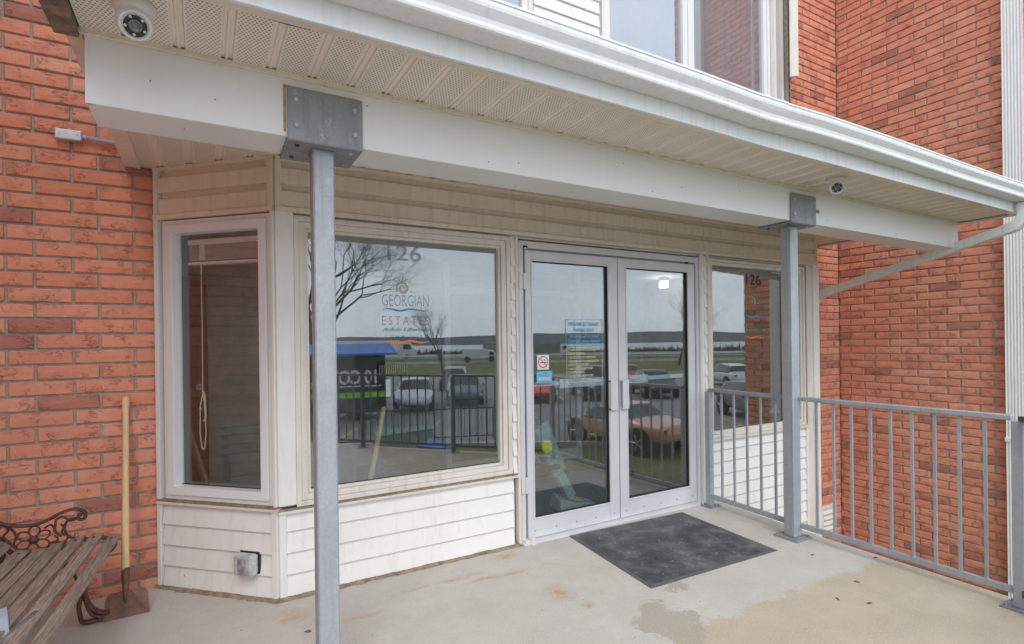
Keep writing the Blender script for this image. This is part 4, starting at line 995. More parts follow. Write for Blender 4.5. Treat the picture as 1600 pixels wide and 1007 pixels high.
# downspouts --------------------------------------------------------
t = thing('downspout', 'white square downspout slanting from the gutter end to the short brick wall', 'downspout', (6.4, 3.8, 2))
def sq(pts, w, name, par, seg=4, ribs=False):
    mb = MB(); mb.tube(pts, w * .707, 4); return obj(name, mb, M['gutter'], par, bevel=.006)
sq([(6.29, 1.83, 2.67), (6.29, 1.832, 2.58), (6.287, 1.85, 2.52), (6.285, 1.90, 2.472), (6.29, 1.97, 2.452)], .088, 'elbow', t)
sq([(6.287, 1.93, 2.462), (6.455, 3.72, 2.03)], .082, 'slanted_pipe', t)
sq([(6.452, 3.68, 2.04), (6.466, 3.79, 2.00), (6.475, 3.845, 1.93), (6.478, 3.855, 1.85)], .088, 'elbow', t)
mb = MB(); mb.box(6.445, 6.512, 3.825, 3.895, -1.4, 1.87); obj('vertical_pipe', mb, M['gutter'], t, bevel=.006)
for z in (1.55, .2): obj('strap', MB().box(6.435, 6.522, 3.82, 3.90, z, z + .02), M['box'], t)
t = thing('downspout', 'wide fluted white downspout on the tall brick wing wall', 'downspout', (XR, 2.12, 0))
mb = MB(); pf = []
for i in range(13):
    a = 2.225 - .15 * i / 12; pf.append((XR - .085 + (.005 if i % 2 else 0), a))
outl = [(XR - .008, 2.225)] + pf + [(XR - .008, 2.075)]
n = len(outl); mb.poly(outl, -1.55, TOP); obj('fluted_pipe', mb, M['gutter'], t)
mb = MB(); mb.box(XR - .095, XR - .004, 2.065, 2.235, .42, .46); obj('strap', mb, M['gutter'], t, bevel=.002)
# wall vent
t = thing('wall_vent', 'white louvred vent low on the short brick wall behind the railing', 'vent', (6.8, YS, -.8))
FSS = FS
casing('vent_frame', FSS, 6.66, 6.98, -.97, -.62, .04, -.0, .03, M['trim'], t)
for i in range(4):
    z = -.93 + i * .068; mb = MB(); mb.prism(FSS, 6.70, 6.94, [(.0, z + .06), (.004, z + .062), (.04, z + .008), (.036, z)]); obj('louvre', mb, M['trim'], t)
# junction box with conduit
t = thing('junction_box', 'small galvanised box with conduit on the brick under the canopy end', 'junction box', (-.67, YL, 2.73))
mb = MB(); mb.box(-.735, -.61, YL - .05, YL - .002, 2.705, 2.765); bx = obj('box', mb, M['box'], t, bevel=.006)
mb = MB(); mb.cyl((-.715, YL - .05, 2.735), (0, -1, 0), .004, .002, 8); mb.cyl((-.63, YL - .05, 2.735), (0, -1, 0), .004, .002, 8); obj('screw', mb, M['alud'], bx)
mb = MB(); mb.tube([(-.61, YL - .028, 2.735), (-.38, YL - .028, 2.725), (-.30, YL - .028, 2.722)], .013, 10); mb.cyl((-.61, YL - .028, 2.735), (1, 0, 0), .014, .022, 10); mb.cyl((-.41, YL - .028, 2.726), (1, 0, 0), .014, .02, 10); obj('conduit', mb, M['box'], t, smooth=True)

# door mat ----------------------------------------------------------
t = thing('door_mat', 'black rubber mat lying askew on the concrete before the doors', 'mat', (2.95, 2.85, 0))
mp_ = [(2.408, 3.355), (3.575, 3.300), (3.49, 2.352), (2.318, 2.388)]
cxm = sum(p[0] for p in mp_) / 4; cym = sum(p[1] for p in mp_) / 4
def shr(k_): return [(cxm + (x - cxm) * k_, cym + (y - cym) * k_) for x, y in mp_]
mb = MB(); a_, b_ = mp_, shr(.955)
vs = [(x, y, .001) for x, y in a_] + [(x, y, .004) for x, y in a_] + [(x, y, .009) for x, y in b_]
mb.add(vs, [(0, 1, 5, 4), (1, 2, 6, 5), (2, 3, 7, 6), (3, 0, 4, 7), (4, 5, 9, 8), (5, 6, 10, 9), (6, 7, 11, 10), (7, 4, 8, 11), (3, 2, 1, 0)]); obj('mat_border', mb, M['rubedge'], t)
mb = MB(); c2 = shr(.952); mb.add([(x, y, .0095) for x, y in b_] + [(x, y, .0105) for x, y in c2], [(0, 1, 5, 4), (1, 2, 6, 5), (2, 3, 7, 6), (3, 0, 4, 7), (4, 5, 6, 7)]); obj('mat_centre', mb, M['rubber'], t)

# leaves and litter ------------------------------------------------
rr = random.Random(11)
def leafm(x, y, s, z=.001):
    mb = MB(); a = rr.uniform(0, 6.28); pts = []
    for i, (u, w) in enumerate([(-1, 0), (-.5, .45), (.1, .5), (.7, .25), (1, 0), (.6, -.3), (0, -.45), (-.6, -.35)]):
        X = x + s * (u * math.cos(a) - w * math.sin(a)); Y = y + s * (u * math.sin(a) + w * math.cos(a)); pts.append((X, Y, z + rr.uniform(0, .35) * s))
    mb.add(pts + [(x, y, z + .1 * s)], [(i, (i + 1) % 8, 8) for i in range(8)]); return mb
LV = [(3.93, 1.93, .02, 'curled brown leaf against the slab edge under the railing'), (3.45, 1.80, .018, 'brown leaf on the tan stain nearest its pale rim'), (3.13, 1.74, .017, 'small brown leaf left of the longest leaf on the stain'), (3.23, 1.62, .02, 'long brown leaf in the middle of the tan stain'), (2.50, 2.47, .02, 'orange leaf at the near corner of the mat'), (.45, 2.96, .022, 'dark brown leaf beside the near post'), (3.62, 2.18, .016, 'reddish leaf on pale concrete near the far post')]
for x, y, s, lb in LV: tag(obj('leaf', leafm(x, y, s), M['leaf']), lb, 'leaf', 'dry leaves on the concrete')
mb = MB()
for i in range(34):
    u, v = rr.random(), rr.random(); x = 2.4 + 1.05 * u; y = 2.45 + .8 * v; s = rr.uniform(.0015, .005); a = rr.uniform(0, 3.1)
    mb.box(-s, s, -s * .5, s * .5, .011, .011 + s * .6, Frame((x, y), (math.cos(a), math.sin(a))))
for i in range(60):
    x, y = rr.uniform(-.2, 3.8), rr.uniform(1.2, 3.3)
    if 2.25 < x < 3.6 and y > 2.3: continue
    s = rr.uniform(.0015, .005); mb.box(-s, s, -s * .5, s * .5, .0, s * .6, Frame((x, y), (1, rr.uniform(-1, 1))))
tag(obj('litter', mb, M['litter']), 'fine wood chips and grit on the mat and slab', 'litter', kind='stuff')

# bench --------------------------------------------------------------
bench = thing('park_bench', 'weathered slatted bench with rusty cast iron scroll ends before the brick wall', 'bench', (-.75, 3.1, 0))
def bench_end(y, parent):
    P3 = lambda pts: [(x, y, z) for x, z in pts]
    def smooth(pts, k_=4):
        out = []; n = len(pts)
        for i in range(n - 1):
            p0, p1, p2, p3 = [Vector(pts[max(0, min(n - 1, j))]) for j in (i - 1, i, i + 1, i + 2)]
            for s in range(k_):
                t_ = s / k_; out.append(.5 * ((2 * p1) + (p2 - p0) * t_ + (2 * p0 - 5 * p1 + 4 * p2 - p3) * t_ ** 2 + (3 * p1 - p0 - 3 * p2 + p3) * t_ ** 3))
        return out + [Vector(pts[-1])]
    def rod(mb, pts, r, fl=(1.6, .9), k_=4): mb.tube(smooth(P3(pts), k_), r, 8, flat=fl)
    mb = MB()
    rod(mb, [(-1.12, .86), (-1.06, .74), (-1.0, .67), (-.945, .64), (-.912, .613), (-.88, .597), (-.813, .58), (-.744, .588), (-.673, .622), (-.619, .636), (-.582, .622), (-.567, .598), (-.574, .578), (-.59, .574), (-.600, .585), (-.594, .6), (-.583, .598)], .0095)
    e = obj('end_frame', mb, M['rust'], parent, smooth=True)
    mb = MB(); rod(mb, [(-1.12, .86), (-1.05, .70), (-.985, .62), (-.935, .56), (-.913, .53), (-.892, .488), (-.864, .449), (-.808, .426), (-.745, .423), (-.669, .438), (-.59, .460), (-.516, .463), (-.465, .448), (-.441, .421), (-.450, .392), (-.470, .376)], .0115)
    obj('seat_rail', mb, M['rust'], e, smooth=True)
    mb = MB(); rod(mb, [(-.598, .584), (-.637, .583), (-.656, .548), (-.644, .5), (-.60, .466)], .007); rod(mb, [(-.60, .584), (-.63, .575), (-.66, .60), (-.69, .59), (-.694, .56), (-.70, .53)], .006)
    rod(mb, [(-.738, .556), (-.715, .568), (-.700, .552), (-.692, .524), (-.67, .50)], .006); rod(mb, [(-.673, .567), (-.66, .545), (-.668, .52), (-.655, .50)], .005); rod(mb, [(-.72, .47), (-.69, .48), (-.67, .465), (-.65, .475), (-.64, .50)], .005)
    rod(mb, [(-.90, .60), (-.88, .57), (-.90, .54), (-.87, .50)], .006); rod(mb, [(-.88, .59), (-.86, .56), (-.85, .53), (-.86, .49), (-.84, .45)], .006); rod(mb, [(-.70, .51), (-.685, .49), (-.70, .455)], .005)
    cx, cz = -.782, .502
    for i in range(6):
        th = i * math.pi / 3 + .45; px, pz = cx + .045 * math.cos(th), cz + .045 * math.sin(th)
        rod(mb, [(px + .028 * math.cos(th) * math.cos(a) - .022 * math.sin(th) * math.sin(a), pz + .028 * math.sin(th) * math.cos(a) + .022 * math.cos(th) * math.sin(a)) for a in [j * math.pi / 4 for j in range(9)]], .0042, (1.4, 1), 2)
    mb.lathe((cx, y - .006, cz), (0, -1, 0), [(.018, -.01), (.017, .002), (.008, .005), (.006, .009), (.001, .01)], 14)
    obj('scrollwork', mb, M['rust'], e, smooth=True)
    mb = MB(); rod(mb, [(-.468, .376), (-.504, .38), (-.545, .33), (-.567, .29), (-.576, .214), (-.566, .133), (-.538, .078), (-.50, .052), (-.47, .050)], .013)
    rod(mb, [(-.578, .20), (-.60, .12), (-.595, .05), (-.58, .02), (-.50, .018)], .012); rod(mb, [(-.575, .15), (-.56, .09), (-.54, .05), (-.5, .03)], .012); rod(mb, [(-.59, .36), (-.62, .30), (-.60, .24), (-.575, .22)], .008); rod(mb, [(-.56, .42), (-.60, .40), (-.63, .35), (-.61, .31)], .008)
    obj('leg', mb, M['rust'], e, smooth=True)
    mb = MB(); rod(mb, [(-.90, .45), (-.93, .36), (-.97, .22), (-1.05, .06), (-1.10, .02)], .013); rod(mb, [(-.93, .36), (-.85, .30), (-.74, .31), (-.64, .35)], .009); obj('leg', mb, M['rust'], e, smooth=True)
bench_end(3.655, bench); bench_end(2.16, bench)
rr = random.Random(4)
sl = [(-.447, .455, .050), (-.522, .474, .052), (-.598, .474, .056), (-.676, .456, .058), (-.752, .442, .058), (-.826, .448, .058), (-.892, .50, .058)]
for i, (x, z, w) in enumerate(sl):
    mb = MB(); L_ = 1.56; mb.box(-w / 2, w / 2, -L_ / 2, L_ / 2, -.010, .010, bev=.002)
    o = obj('slat', mb, M['slat'], bench); o.location = Vector((x - .043, 2.90, z)) - bench.location; o.rotation_euler = ((rr.uniform(-.006, .006), [.25, .1, 0, -.12, 0, .25, .8][i], -.055 + rr.uniform(-.008, .008)))
for i, (x, z) in enumerate([(-.965, .60), (-.99, .665), (-1.025, .73), (-1.06, .80), (-1.095, .86)]):
    mb = MB(); mb.box(-.008, .008, -.78, .78, -.022, .022, bev=.002); o = obj('slat', mb, M['slat'], bench); o.location = Vector((x + .02, 2.90, z)) - bench.location; o.rotation_euler = (0, -.45, -.03)
for i, (x, z, w) in enumerate(sl):
    obj('carriage_bolt', MB().lathe((x - .004, 3.60, z + .010), (0, 0, 1), [(.007, 0), (.006, .003), (.001, .004)], 8), M['rust'], bench)
# plastic snow pusher lying on the bench corner
t = thing('snow_pusher', 'pale blue plastic snow scoop resting on the near end of the bench', 'snow scoop', (-.66, 2.6, .5))
mb = MB(); mb.add([(-.74, 2.72, .505), (-.665, 2.735, .515), (-.605, 2.52, .475), (-.72, 2.42, .475), (-.74, 2.72, .50), (-.665, 2.735, .51), (-.605, 2.52, .47), (-.72, 2.42, .47)], [(0, 1, 2, 3), (7, 6, 5, 4), (0, 4, 5, 1), (1, 5, 6, 2), (2, 6, 7, 3), (3, 7, 4, 0)]); obj('scoop', mb, M['pusher'], t, bevel=.002)
mb = MB(); mb.tube([(-.575, 2.70, .482), (-.66, 2.35, .478), (-.75, 1.9, .46)], .010, 8); obj('handle', mb, M['alud'], t, smooth=True)

# shovel ----------------------------------------------------------------
t = thing('shovel', 'rusty square spade with long pale wooden handle leaning on the brick', 'shovel', (-.4, 3.65, 0))
mb = MB(); top = Vector((-.418, 3.975, 1.195)); sk = Vector((-.404, 3.725, .215))
pts = [sk + (top - sk) * u for u in (0, .04, .5, .9, .955, .97, 1.0)]
mb.tube(pts, [.0185, .0195, .0175, .0165, .0195, .020, .0185], 14); obj('handle', mb, M['ash'], t, smooth=True)
mb = MB(); mb.tube([(-.403, 3.735, .245), (-.402, 3.715, .18), (-.401, 3.70, .13), (-.401, 3.685, .09), (-.40, 3.672, .06)], [.022, .019, .015, .012, .004], 12); s_ = obj('socket', mb, M['blade'], t, smooth=True)
mb = MB(); out = [(-.499, .0), (-.288, .006), (-.296, .10), (-.305, .122), (-.325, .130), (-.37, .130), (-.40, .138), (-.43, .130), (-.462, .128), (-.483, .118), (-.492, .098)]
def by(z): return 3.632 + z * .45
vs = [(x, by(z) + .02 * ((x + .395) / .1) ** 2 * .4, z) for x, z in out]; n = len(vs)
mb.add(vs + [(x, y + .003, z) for x, y, z in vs], [tuple(range(n)), tuple(range(n, 2 * n))[::-1]] + [(i, (i + 1) % n, n + (i + 1) % n, n + i) for i in range(n)]); obj('blade', mb, M['blade'], t)

# ------------------------------------------------------------------ what the glass mirrors: lot, cars, trees, far shore
def car(label, pos, head, paint, L_=4.6, W_=1.8, H_=1.42, suv=False, group='parked cars'):
    t = thing('parked_car', label, 'car', (pos[0], pos[1], LOT + .03), group=group)
    u = Vector((math.cos(head), math.sin(head), 0)); v = Vector((-u.y, u.x, 0)); O = Vector((pos[0], pos[1], LOT + .03))
    T = lambda x, y, z: O + u * x + v * y + Vector((0, 0, z))
    h = L_ / 2; bl = .62 * H_ if not suv else .60 * H_; g = .22
    st = [(-h, .42, .60, .60, .70), (-h + .08, .28, bl - .02, bl + .02, .86), (-h + .55, g, bl + .03, bl + .06, .93), (-h + (.75 if not suv else .25) + .35, g, bl + .03, (bl + .13) if not suv else H_ * .93, .95), (-h + 1.55, g, bl + .02, H_ * .97, .98), (-.1, g, bl, H_, 1.0), (.5, g, bl - .01, H_ * .965, 1.0), (1.15, g, bl - .03, bl + .05, .99), (h - .7, g, bl - .10, bl - .06, .96), (h - .15, .25, bl - .22, bl - .19, .86), (h, .35, .52, .53, .70)]
    mb = MB(); m = len(st); K = 9
    for x, z0, zb, zt, wf in st:
        w = W_ / 2 * wf; cab = zt - zb > .2; rw = w * (.74 if cab else .86)
        for y, z in ((-w * .9, z0), (-w, (z0 + zb) / 2), (-w * .97, zb), (-rw, zt - .02), (0, zt + .02), (rw, zt - .02), (w * .97, zb), (w, (z0 + zb) / 2), (w * .9, z0)): mb.v.append(tuple(T(x, y, z)))
    for i in range(m - 1):
        cab = (st[i][3] - st[i][2] > .2) or (st[i + 1][3] - st[i + 1][2] > .2); both = (st[i][3] - st[i][2] > .2) and (st[i + 1][3] - st[i + 1][2] > .2)
        for j in range(K - 1):
            mi = 0
            if cab and j in (2, 5): mi = 1
            if cab and not both and j in (3, 4): mi = 1
            mb.f.append((i * K + j, i * K + j + 1, (i + 1) * K + j + 1, (i + 1) * K + j)); mb.mi.append(mi)
        mb.f.append((i * K + K - 1, i * K, (i + 1) * K, (i + 1) * K + K - 1)); mb.mi.append(2)
    mb.f += [tuple(range(K)), tuple(range((m - 1) * K, m * K))]; mb.mi += [0, 0]
    b = obj('body', mb, [paint, M['cglass'], M['tyre']], t, smooth=True, bevel=.0); cr_ = b.data.attributes.new('crease_edge', 'FLOAT', 'EDGE')
    for e in b.data.edges:
        j0, j1 = e.vertices[0] % K, e.vertices[1] % K; i0, i1 = e.vertices[0] // K, e.vertices[1] // K
        if j0 == j1 and j0 in (2, 3, 5, 6): cr_.data[e.index].value = .55
        if i0 == i1 and i0 in (1, 3, 4, 6, 7, 9) and j0 in (2, 3, 4, 5, 6) and j1 in (2, 3, 4, 5, 6): cr_.data[e.index].value = .5
    sb = b.modifiers.new('s', 'SUBSURF'); sb.levels = 1; sb.render_levels = 2
    for sx in (-.31, .31):
        for sy in (-1, 1):
            c = T(sx * L_, sy * (W_ / 2 - .12), .33)
            mb = MB(); mb.lathe(c - v * .11 * sy * -1 * -1, v * sy, [(.20, 0), (.33, .01), (.34, .06), (.34, .18), (.32, .215), (.24, .22)], 24); wl = obj('wheel', mb, M['tyre'], t)
            mb = MB(); mb.lathe(c + v * .105 * sy, v * sy, [(.24, 0), (.235, .012), (.20, .004), (.06, .010), (.05, .02), (.001, .02)], 24)
            for q_ in range(5):
                th = q_ * 2 * math.pi / 5; d = u * math.cos(th) + Vector((0, 0, 1)) * math.sin(th); mb.tube([c + v * .125 * sy + d * .04, c + v * .12 * sy + d * .23], .022, 5)
            obj('rim', mb, M['rim'], wl)
            mb = MB(); mb.lathe(c - v * .02 * sy, v * sy, [(.395, 0), (.395, .135), (.34, .137)], 24); obj('wheel_arch', mb, M['tyre'], t)
    for sy in (-1, 1):
        mb = MB(); y0, y1 = (.45, .80) if sy > 0 else (-.80, -.45); s = W_ / 1.8
        a = [T(h - .16, y0 * s, bl - .27), T(h - .16, y1 * s, bl - .25), T(h - .16, y1 * s, bl - .36), T(h - .10, y0 * s, bl - .36)]
        mb.add(a + [p + u * .07 for p in a], [(0, 1, 2, 3), (4, 5, 6, 7), (0, 1, 5, 4), (1, 2, 6, 5), (2, 3, 7, 6), (3, 0, 4, 7)]); obj('headlight', mb, M['headl'], t)
        mb = MB(); a = [T(-h + .02, y0 * s * .8, bl - .06), T(-h + .12, y1 * s * 1.02, bl - .04), T(-h + .12, y1 * s * 1.02, bl - .15), T(-h + .02, y0 * s * .8, bl - .17)]
        mb.add(a + [p - u * .05 for p in a], [(0, 1, 2, 3), (4, 5, 6, 7), (0, 1, 5, 4), (1, 2, 6, 5), (2, 3, 7, 6), (3, 0, 4, 7)]); obj('taillight', mb, M['tail'], t)
        mb = MB(); c = T(.72, sy * (W_ / 2 + .05), bl + .06); mb.lathe(c, u, [(.03, -.05), (.07, 0), (.06, .08), (.01, .1)], 10); obj('wing_mirror', mb, paint, t)
    return t
car('rose gold coupe by the grass kerb, mirrored in the doors', (10.75, -5.15), R(-93), M['cp_pink'], 4.1, 1.75, 1.28)
car('white sedan with its front to the building, mirrored in the large window', (8.7, -17.6), R(112), M['cp_white'])
car('slate blue sedan behind the white one, mirrored in the large window', (11.6, -18.4), R(112), M['cp_blue'])
car('red sports car mirrored low in the left door', (15.2, -17.3), R(115), M['cp_red'], 4.3, 1.85, 1.25)
car('charcoal utility car mirrored beside the red one', (18.4, -16.2), R(115), M['cp_dark'], 4.7, 1.9, 1.75, True)
car('grey hatchback mirrored in the window right of the doors', (18.4, -6.2), R(118), M['cp_grey'], 4.4, 1.8, 1.45, True)

car('black hatchback mirrored between the red car and the coupe', (21.5, -15.0), R(116), M['cp_dark'], 4.2, 1.8, 1.45)
car('white hatchback parked far right in the mirrored lot', (30.0, -16.5), R(-62), M['cp_white'], 4.2, 1.8, 1.48, True)
car('grey estate car parked in the far row of the mirrored lot', (14.5, -26.0), R(-62), M['cp_grey'], 4.6, 1.8, 1.5, True)
car('red hatchback parked in the far row of the mirrored lot', (24.5, -20.5), R(-62), M['cp_red'], 4.1, 1.75, 1.45)
def tree(label, x, y, z, hgt, seed, spread=.55, depth=7, group='leafless trees beyond the lot'):
    t = thing('bare_tree', label, 'tree', (x, y, z), group=group); r_ = random.Random(seed)
    tr_ = MB(); br_ = MB(); cnt = [0]
    def grow(p, d, ln, rad, lev):
        mb = tr_ if lev <= 1 else br_; n = 3 if lev < 4 else 2; pts = [p]; q = Vector(p); dd = Vector(d)
        for i in range(n):
            dd = (dd + Vector((r_.gauss(0, .09), r_.gauss(0, .09), r_.gauss(.03, .06)))).normalized(); q = q + dd * ln / n; pts.append(q)
        r1 = rad * .68; mb.tube(pts, [rad + (r1 - rad) * i / n for i in range(n + 1)], 7 if lev < 2 else (5 if lev < 4 else 3), cap=lev == 0)
        if lev >= depth: return
        rmin = .006
        k_ = r_.choice((2, 3)) if lev else 4
        for i in range(k_):
            ax = Vector((r_.gauss(0, 1), r_.gauss(0, 1), r_.gauss(0, .5))).normalized(); side = (ax - dd * ax.dot(dd)).normalized()
            s_ = spread * r_.uniform(.6, 1.35); nd = (dd * math.cos(s_) + side * math.sin(s_) + Vector((0, 0, .10))).normalized()
            st_ = pts[-1] if i < 2 else pts[-2] + (pts[-1] - pts[-2]) * r_.random()
            grow(st_, nd, ln * r_.uniform(.66, .86), r1 * r_.uniform(.72, .92), lev + 1)
    grow(Vector((x, y, z - .1)), Vector((0, 0, 1)), hgt * .22, hgt * .0155, 0)
    obj('trunk', tr_, M['bark'], t, smooth=True, fixn=False); obj('branches', br_, M['bark'], t, smooth=True, fixn=False)
tree('large spreading bare tree mirrored at the left of the large window', 4.3, -20.5, LOT, 13.0, 31, .60, 10)
tree('small round bare tree mirrored in the middle of the large window', 20.3, -42.2, LOT, 8.4, 12, .36, 8)
tree('slim bare tree mirrored in the left door above the notice', 33, -52, LOT, 6.5, 41, .45, 7)
tree('low bare tree by the road mirrored right of the doors', 72, -38, LOT, 7.5, 17, .5, 7)
tree('bare tree mirrored at the right edge of the right door', 50, -39.5, LOT, 11.0, 8, .60, 8)

# black catering trailer with blue awning
t = thing('food_trailer', 'black trailer with white lettering and lime stripe under a blue awning', 'trailer', (4.0, -15.2, LOT))
FT = Frame((0.2, -15.9), (1, .22), None); FT = Frame((6.35, -14.5), (-1, -.13))   # faces +y toward the building
mb = MB(); mb.box(0, 5.2, -2.2, 0, LOT + .35, 1.02, FT); bo = obj('body', mb, M['trailer'], t, bevel=.03)
mb = MB(); mb.box(.0, 5.2, .0, .012, -.66, -.44, FT); obj('lime_stripe', mb, M['lime'], bo)
text('10.COT-LU', FT, .35, -.12, .58, M['white'], bo, 'sign_lettering', .014, width=2.7, bold=.03)
mb = MB(); mb.box(.2, 3.6, .012, .02, -.22, -.17, FT); obj('underline', mb, M['white'], bo)
mb = MB(); mb.prism(FT, -.4, 5.6, [(-2.6, 1.10), (-1.1, 1.50), (.6, 1.12), (.6, 1.04), (-1.1, 1.40), (-2.6, 1.02)]); obj('awning', mb, M['tarp'], t)
for a in (1.2, 4.0):
    mb = MB(); mb.lathe(FT(a, -.3, LOT + .34), FT.n, [(.2, 0), (.33, .01), (.33, .22), (.18, .23)], 20); obj('wheel', mb, M['tyre'], t)
t = thing('picnic_flag', 'tall white and red banner stand beside the trailer', 'banner', (1.9, -12.6, LOT))
mb = MB(); mb.box(1.85, 2.35, -12.64, -12.60, -1.2, 1.2); bn = obj('banner_cloth', mb, M['white'], t)
mb = MB(); mb.box(1.86, 2.34, -12.60, -12.595, .62, .85); mb.box(1.86, 2.34, -12.60, -12.595, -.8, -.6); obj('red_band', mb, M['red'], bn); text('SLAB', Frame((2.34, -12.592), (-1, 0)), .05, .67, .13, M['white'], bn, 'lettering', .002)
mb = MB(); mb.cyl((1.84, -12.62, LOT), (0, 0, 1), .02, 2.9, 8); obj('pole', mb, M['alud'], t)

# green lidded bins, blue box and debris under the railing
for i in range(4):
    x, y = 3.86 + .43 * i, -7.45 - .10 * i
    t = thing('wheeled_bin', ['leftmost green lidded bin of the row mirrored beside the broom', 'second green lidded bin from the broom', 'third green lidded bin from the broom', 'rightmost green lidded bin of the mirrored row'][i], 'bin', (x, y, LOT), group='green bins in a row below the slab')
    mb = MB(); mb.box(x, x + .40, y, y + .45, -1.55, -.95); obj('bin_body', mb, M['binbody'], t, bevel=.02)
    mb = MB(); mb.prism(Frame((x - .01, y), (1, 0), (0, 1, 0)), 0, .42, [(-.02, -.95), (-.02, -.91), (.22, -.84), (.48, -.92), (.48, -.95)]); ld = obj('lid', mb, M['bin'], t, bevel=.012)
    mb = MB(); mb.tube([(x + .08, y + .50, -.93), (x + .32, y + .50, -.93)], .014, 8); obj('handle', mb, M['bin'], ld)
t = thing('storage_box', 'bright blue plastic box outside the slab edge below the railing', 'box', (2.9, -.45, -.15))
mb = MB(); mb.add([(2.92, -.72, -.15), (3.12, -.40, -.15), (2.93, -.17, -.15), (2.63, -.48, -.15), (2.92, -.72, .06), (3.12, -.40, .03), (2.93, -.17, .0), (2.63, -.48, .02)], [(0, 1, 2, 3), (4, 7, 6, 5), (0, 4, 5, 1), (1, 5, 6, 2), (2, 6, 7, 3), (3, 7, 4, 0)]); bx = obj('lid', mb, M['bluebox'], t, bevel=.01)
# metal ramp rail further out
def farrail(label, p, q, z0, z1, n):
    t = thing('ramp_railing', label, 'railing', (p[0], p[1], z0)); p = Vector(p); q = Vector(q)
    P = lambda u, h: (p.x + (q.x - p.x) * u, p.y + (q.y - p.y) * u, z0 + (z1 - z0) * u + h)
    mb = MB(); mb.tube([P(0, 1.0), P(1, 1.0)], .024, 6); obj('top_rail', mb, M['black'], t); mb = MB(); mb.tube([P(0, .12), P(1, .12)], .02, 6); obj('bottom_rail', mb, M['black'], t)
    for i in range(n + 1):
        mb = MB(); mb.tube([P(i / n, 0 if i in (0, n) else .12), P(i / n, 1.0)], .022 if i in (0, n) else .009, 5); obj('baluster', mb, M['black'], t)
farrail('black ramp railing sloping to the lot beyond the bins', (3.2, -9.2), (8.0, -8.3), LOT + .1, LOT - .0, 26)
# road furniture and traffic
FH = Frame((0, 0), B_); FH.n = Vector((A_.x, A_.y, 0))
for a, zz, lb in ((92.5, LOT, 'grey guardrail between the service road and highway'), (122, LOT - .6, 'grey guardrail on the far side of the highway')):
    t = thing('guardrail', lb, 'guardrail', tuple(FH(0, a, zz)))
    mb = MB(); mb.box(-250, 350, a, a + .1, zz + .5, zz + .85, FH); obj('rail', mb, M['alu'], t)
    mb = MB()
    for i in range(150): mb.box(-250 + 4 * i, -249.85 + 4 * i, a + .1, a + .25, zz - .3, zz + .8, FH)
    obj('posts', mb, M['alud'], t)['kind'] = 'stuff'
def van(label, b, a, L_, H_, cabl, m1, name='van'):
    zz = LOT - max(0, a - 92) * .0195 + .1
    t = thing(name, label, 'van' if name == 'van' else 'truck', tuple(FH(b, a, zz)))
    mb = MB(); mb.box(b, b + L_, a, a + 2.2, zz + .5, zz + H_, FH); obj('cargo_body', mb, m1, t, bevel=.08)
    mb = MB(); mb.prism(FH, 0, 0, []) if 0 else mb.add([FH(b + L_ + x, y, zz + z) for y in (a + .1, a + 2.1) for x, z in ((0, .5), (cabl, .5), (cabl, H_ * .5), (cabl * .6, H_ * .85), (0, H_ * .9))], [(0, 1, 2, 3, 4), (9, 8, 7, 6, 5), (0, 5, 6, 1), (1, 6, 7, 2), (2, 7, 8, 3), (3, 8, 9, 4), (4, 9, 5, 0)]); obj('cab', mb, M['cp_white'], t, bevel=.05)
    mb = MB(); mb.box(b + L_ + cabl * .3, b + L_ + cabl * .75, a + .05, a + .1, zz + H_ * .52, zz + H_ * .78, FH); obj('side_window', mb, M['cglass'], t)
    for x in (b + L_ * .2, b + L_ + cabl * .5):
        mb = MB(); mb.lathe(FH(x, a + .25, zz + .45), -FH.n, [(.45, 0), (.45, .25), (.2, .27)], 14); obj('wheel', mb, M['tyre'], t)
van('white delivery van on the road, mirrored right of the small tree', -4.0, 74, 3.6, 2.0, 1.5, M['cp_white'])
van('long white articulated lorry on the highway mirrored left', -33, 104, 13, 3.8, 3.5, M['white'], 'lorry')
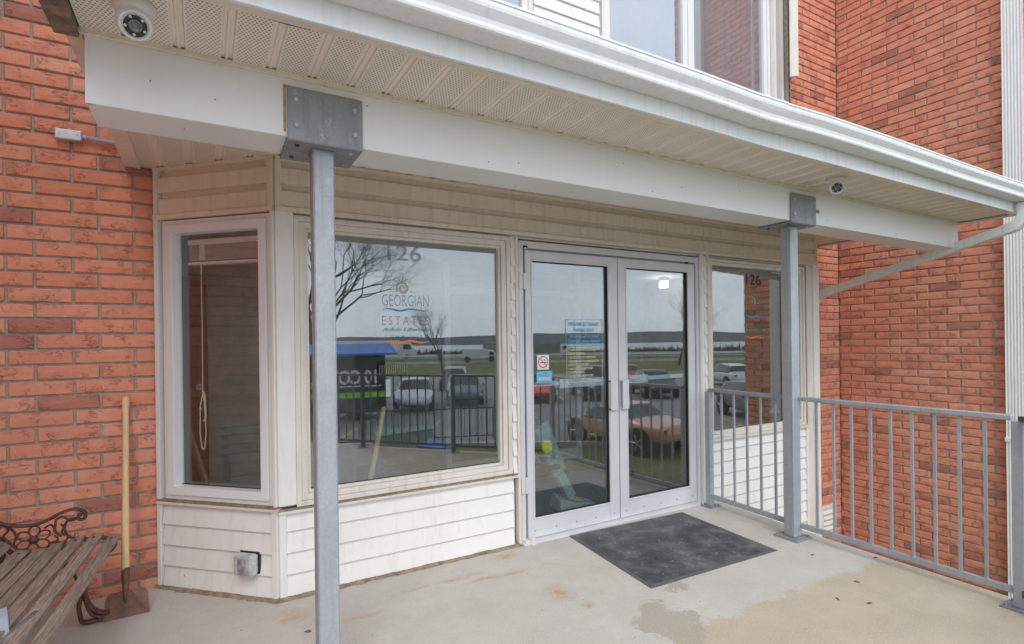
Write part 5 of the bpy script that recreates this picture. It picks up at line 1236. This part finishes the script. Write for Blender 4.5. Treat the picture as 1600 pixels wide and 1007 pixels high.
van('grey box truck on the highway mirrored at the window edge', 8, 112, 6, 3.0, 2.0, M['cp_grey'], 'box_truck')
def bldg(label, b, a, w, d, z, h, nf, nw, roof=None):
    t = thing('far_building', label, 'building', tuple(FH(b, a, z)))
    mb = MB(); mb.box(b, b + w, a, a + d, z - 8, z + h, FH); bo = obj('wall', mb, M['bldg'], t)
    for f in range(nf):
        for i in range(nw):
            x = b + w * (i + .2) / nw; z0 = z + h * (f + .3) / nf; mb = MB(); mb.box(x, x + w * .6 / nw, a - .15, a, z0, z0 + h * .5 / nf, FH); obj('window', mb, M['bwin'], bo)
    if roof: mb = MB(); mb.box(b - 1, b + w + 1, a - 1, a + d + 1, z + h, z + h + 1.2, FH); obj('roof', mb, roof, t)
def az_at(a): return LOT - max(0, a - 92) * .0195
bldg('pale four storey block under the lake, mirrored above the van', -15, 330, 24, 14, az_at(330) - 1.0, 8, 4, 8)
bldg('long low white store with red roof band mirrored right of the doors', 270, 340, 75, 20, az_at(340) - 1, 3.2, 1, 14, M['redroof'])
bldg('low cream warehouse mirrored in the right door', 190, 380, 60, 20, az_at(380) - 1, 2.4, 1, 9)
bldg('small white shed beyond the highway left', -90, 260, 26, 10, az_at(260) - 1, 4, 1, 4)
# far leafless thickets along the shore: ragged mass
mb = MB(); r_ = random.Random(21)
for i in range(9000):
    b = r_.uniform(-520, 1300); a = 400 + r_.uniform(0, 1) ** 1.5 * 800 + 40 * math.sin(b * .02); z = az_at(a) - .5; h = r_.uniform(2.5, 6.5) * (1.2 if math.sin(b * .05) > 0 else .7); w = r_.uniform(.8, 2.6)
    p = FH(b, a, z); q = FH(b + w, a + r_.uniform(-1, 1), z)
    mid = FH(b + w * r_.uniform(.3, .7), a, z + h)
    e = FH(b + w * .5, a + w, z)
    mb.add([p, q, e, mid], [(0, 1, 3), (1, 2, 3), (2, 0, 3)])
tag(obj('thicket', mb, M['thicket'], fixn=False), 'dark leafless thicket along the lake shore mirrored in the doors', 'thicket', kind='stuff')
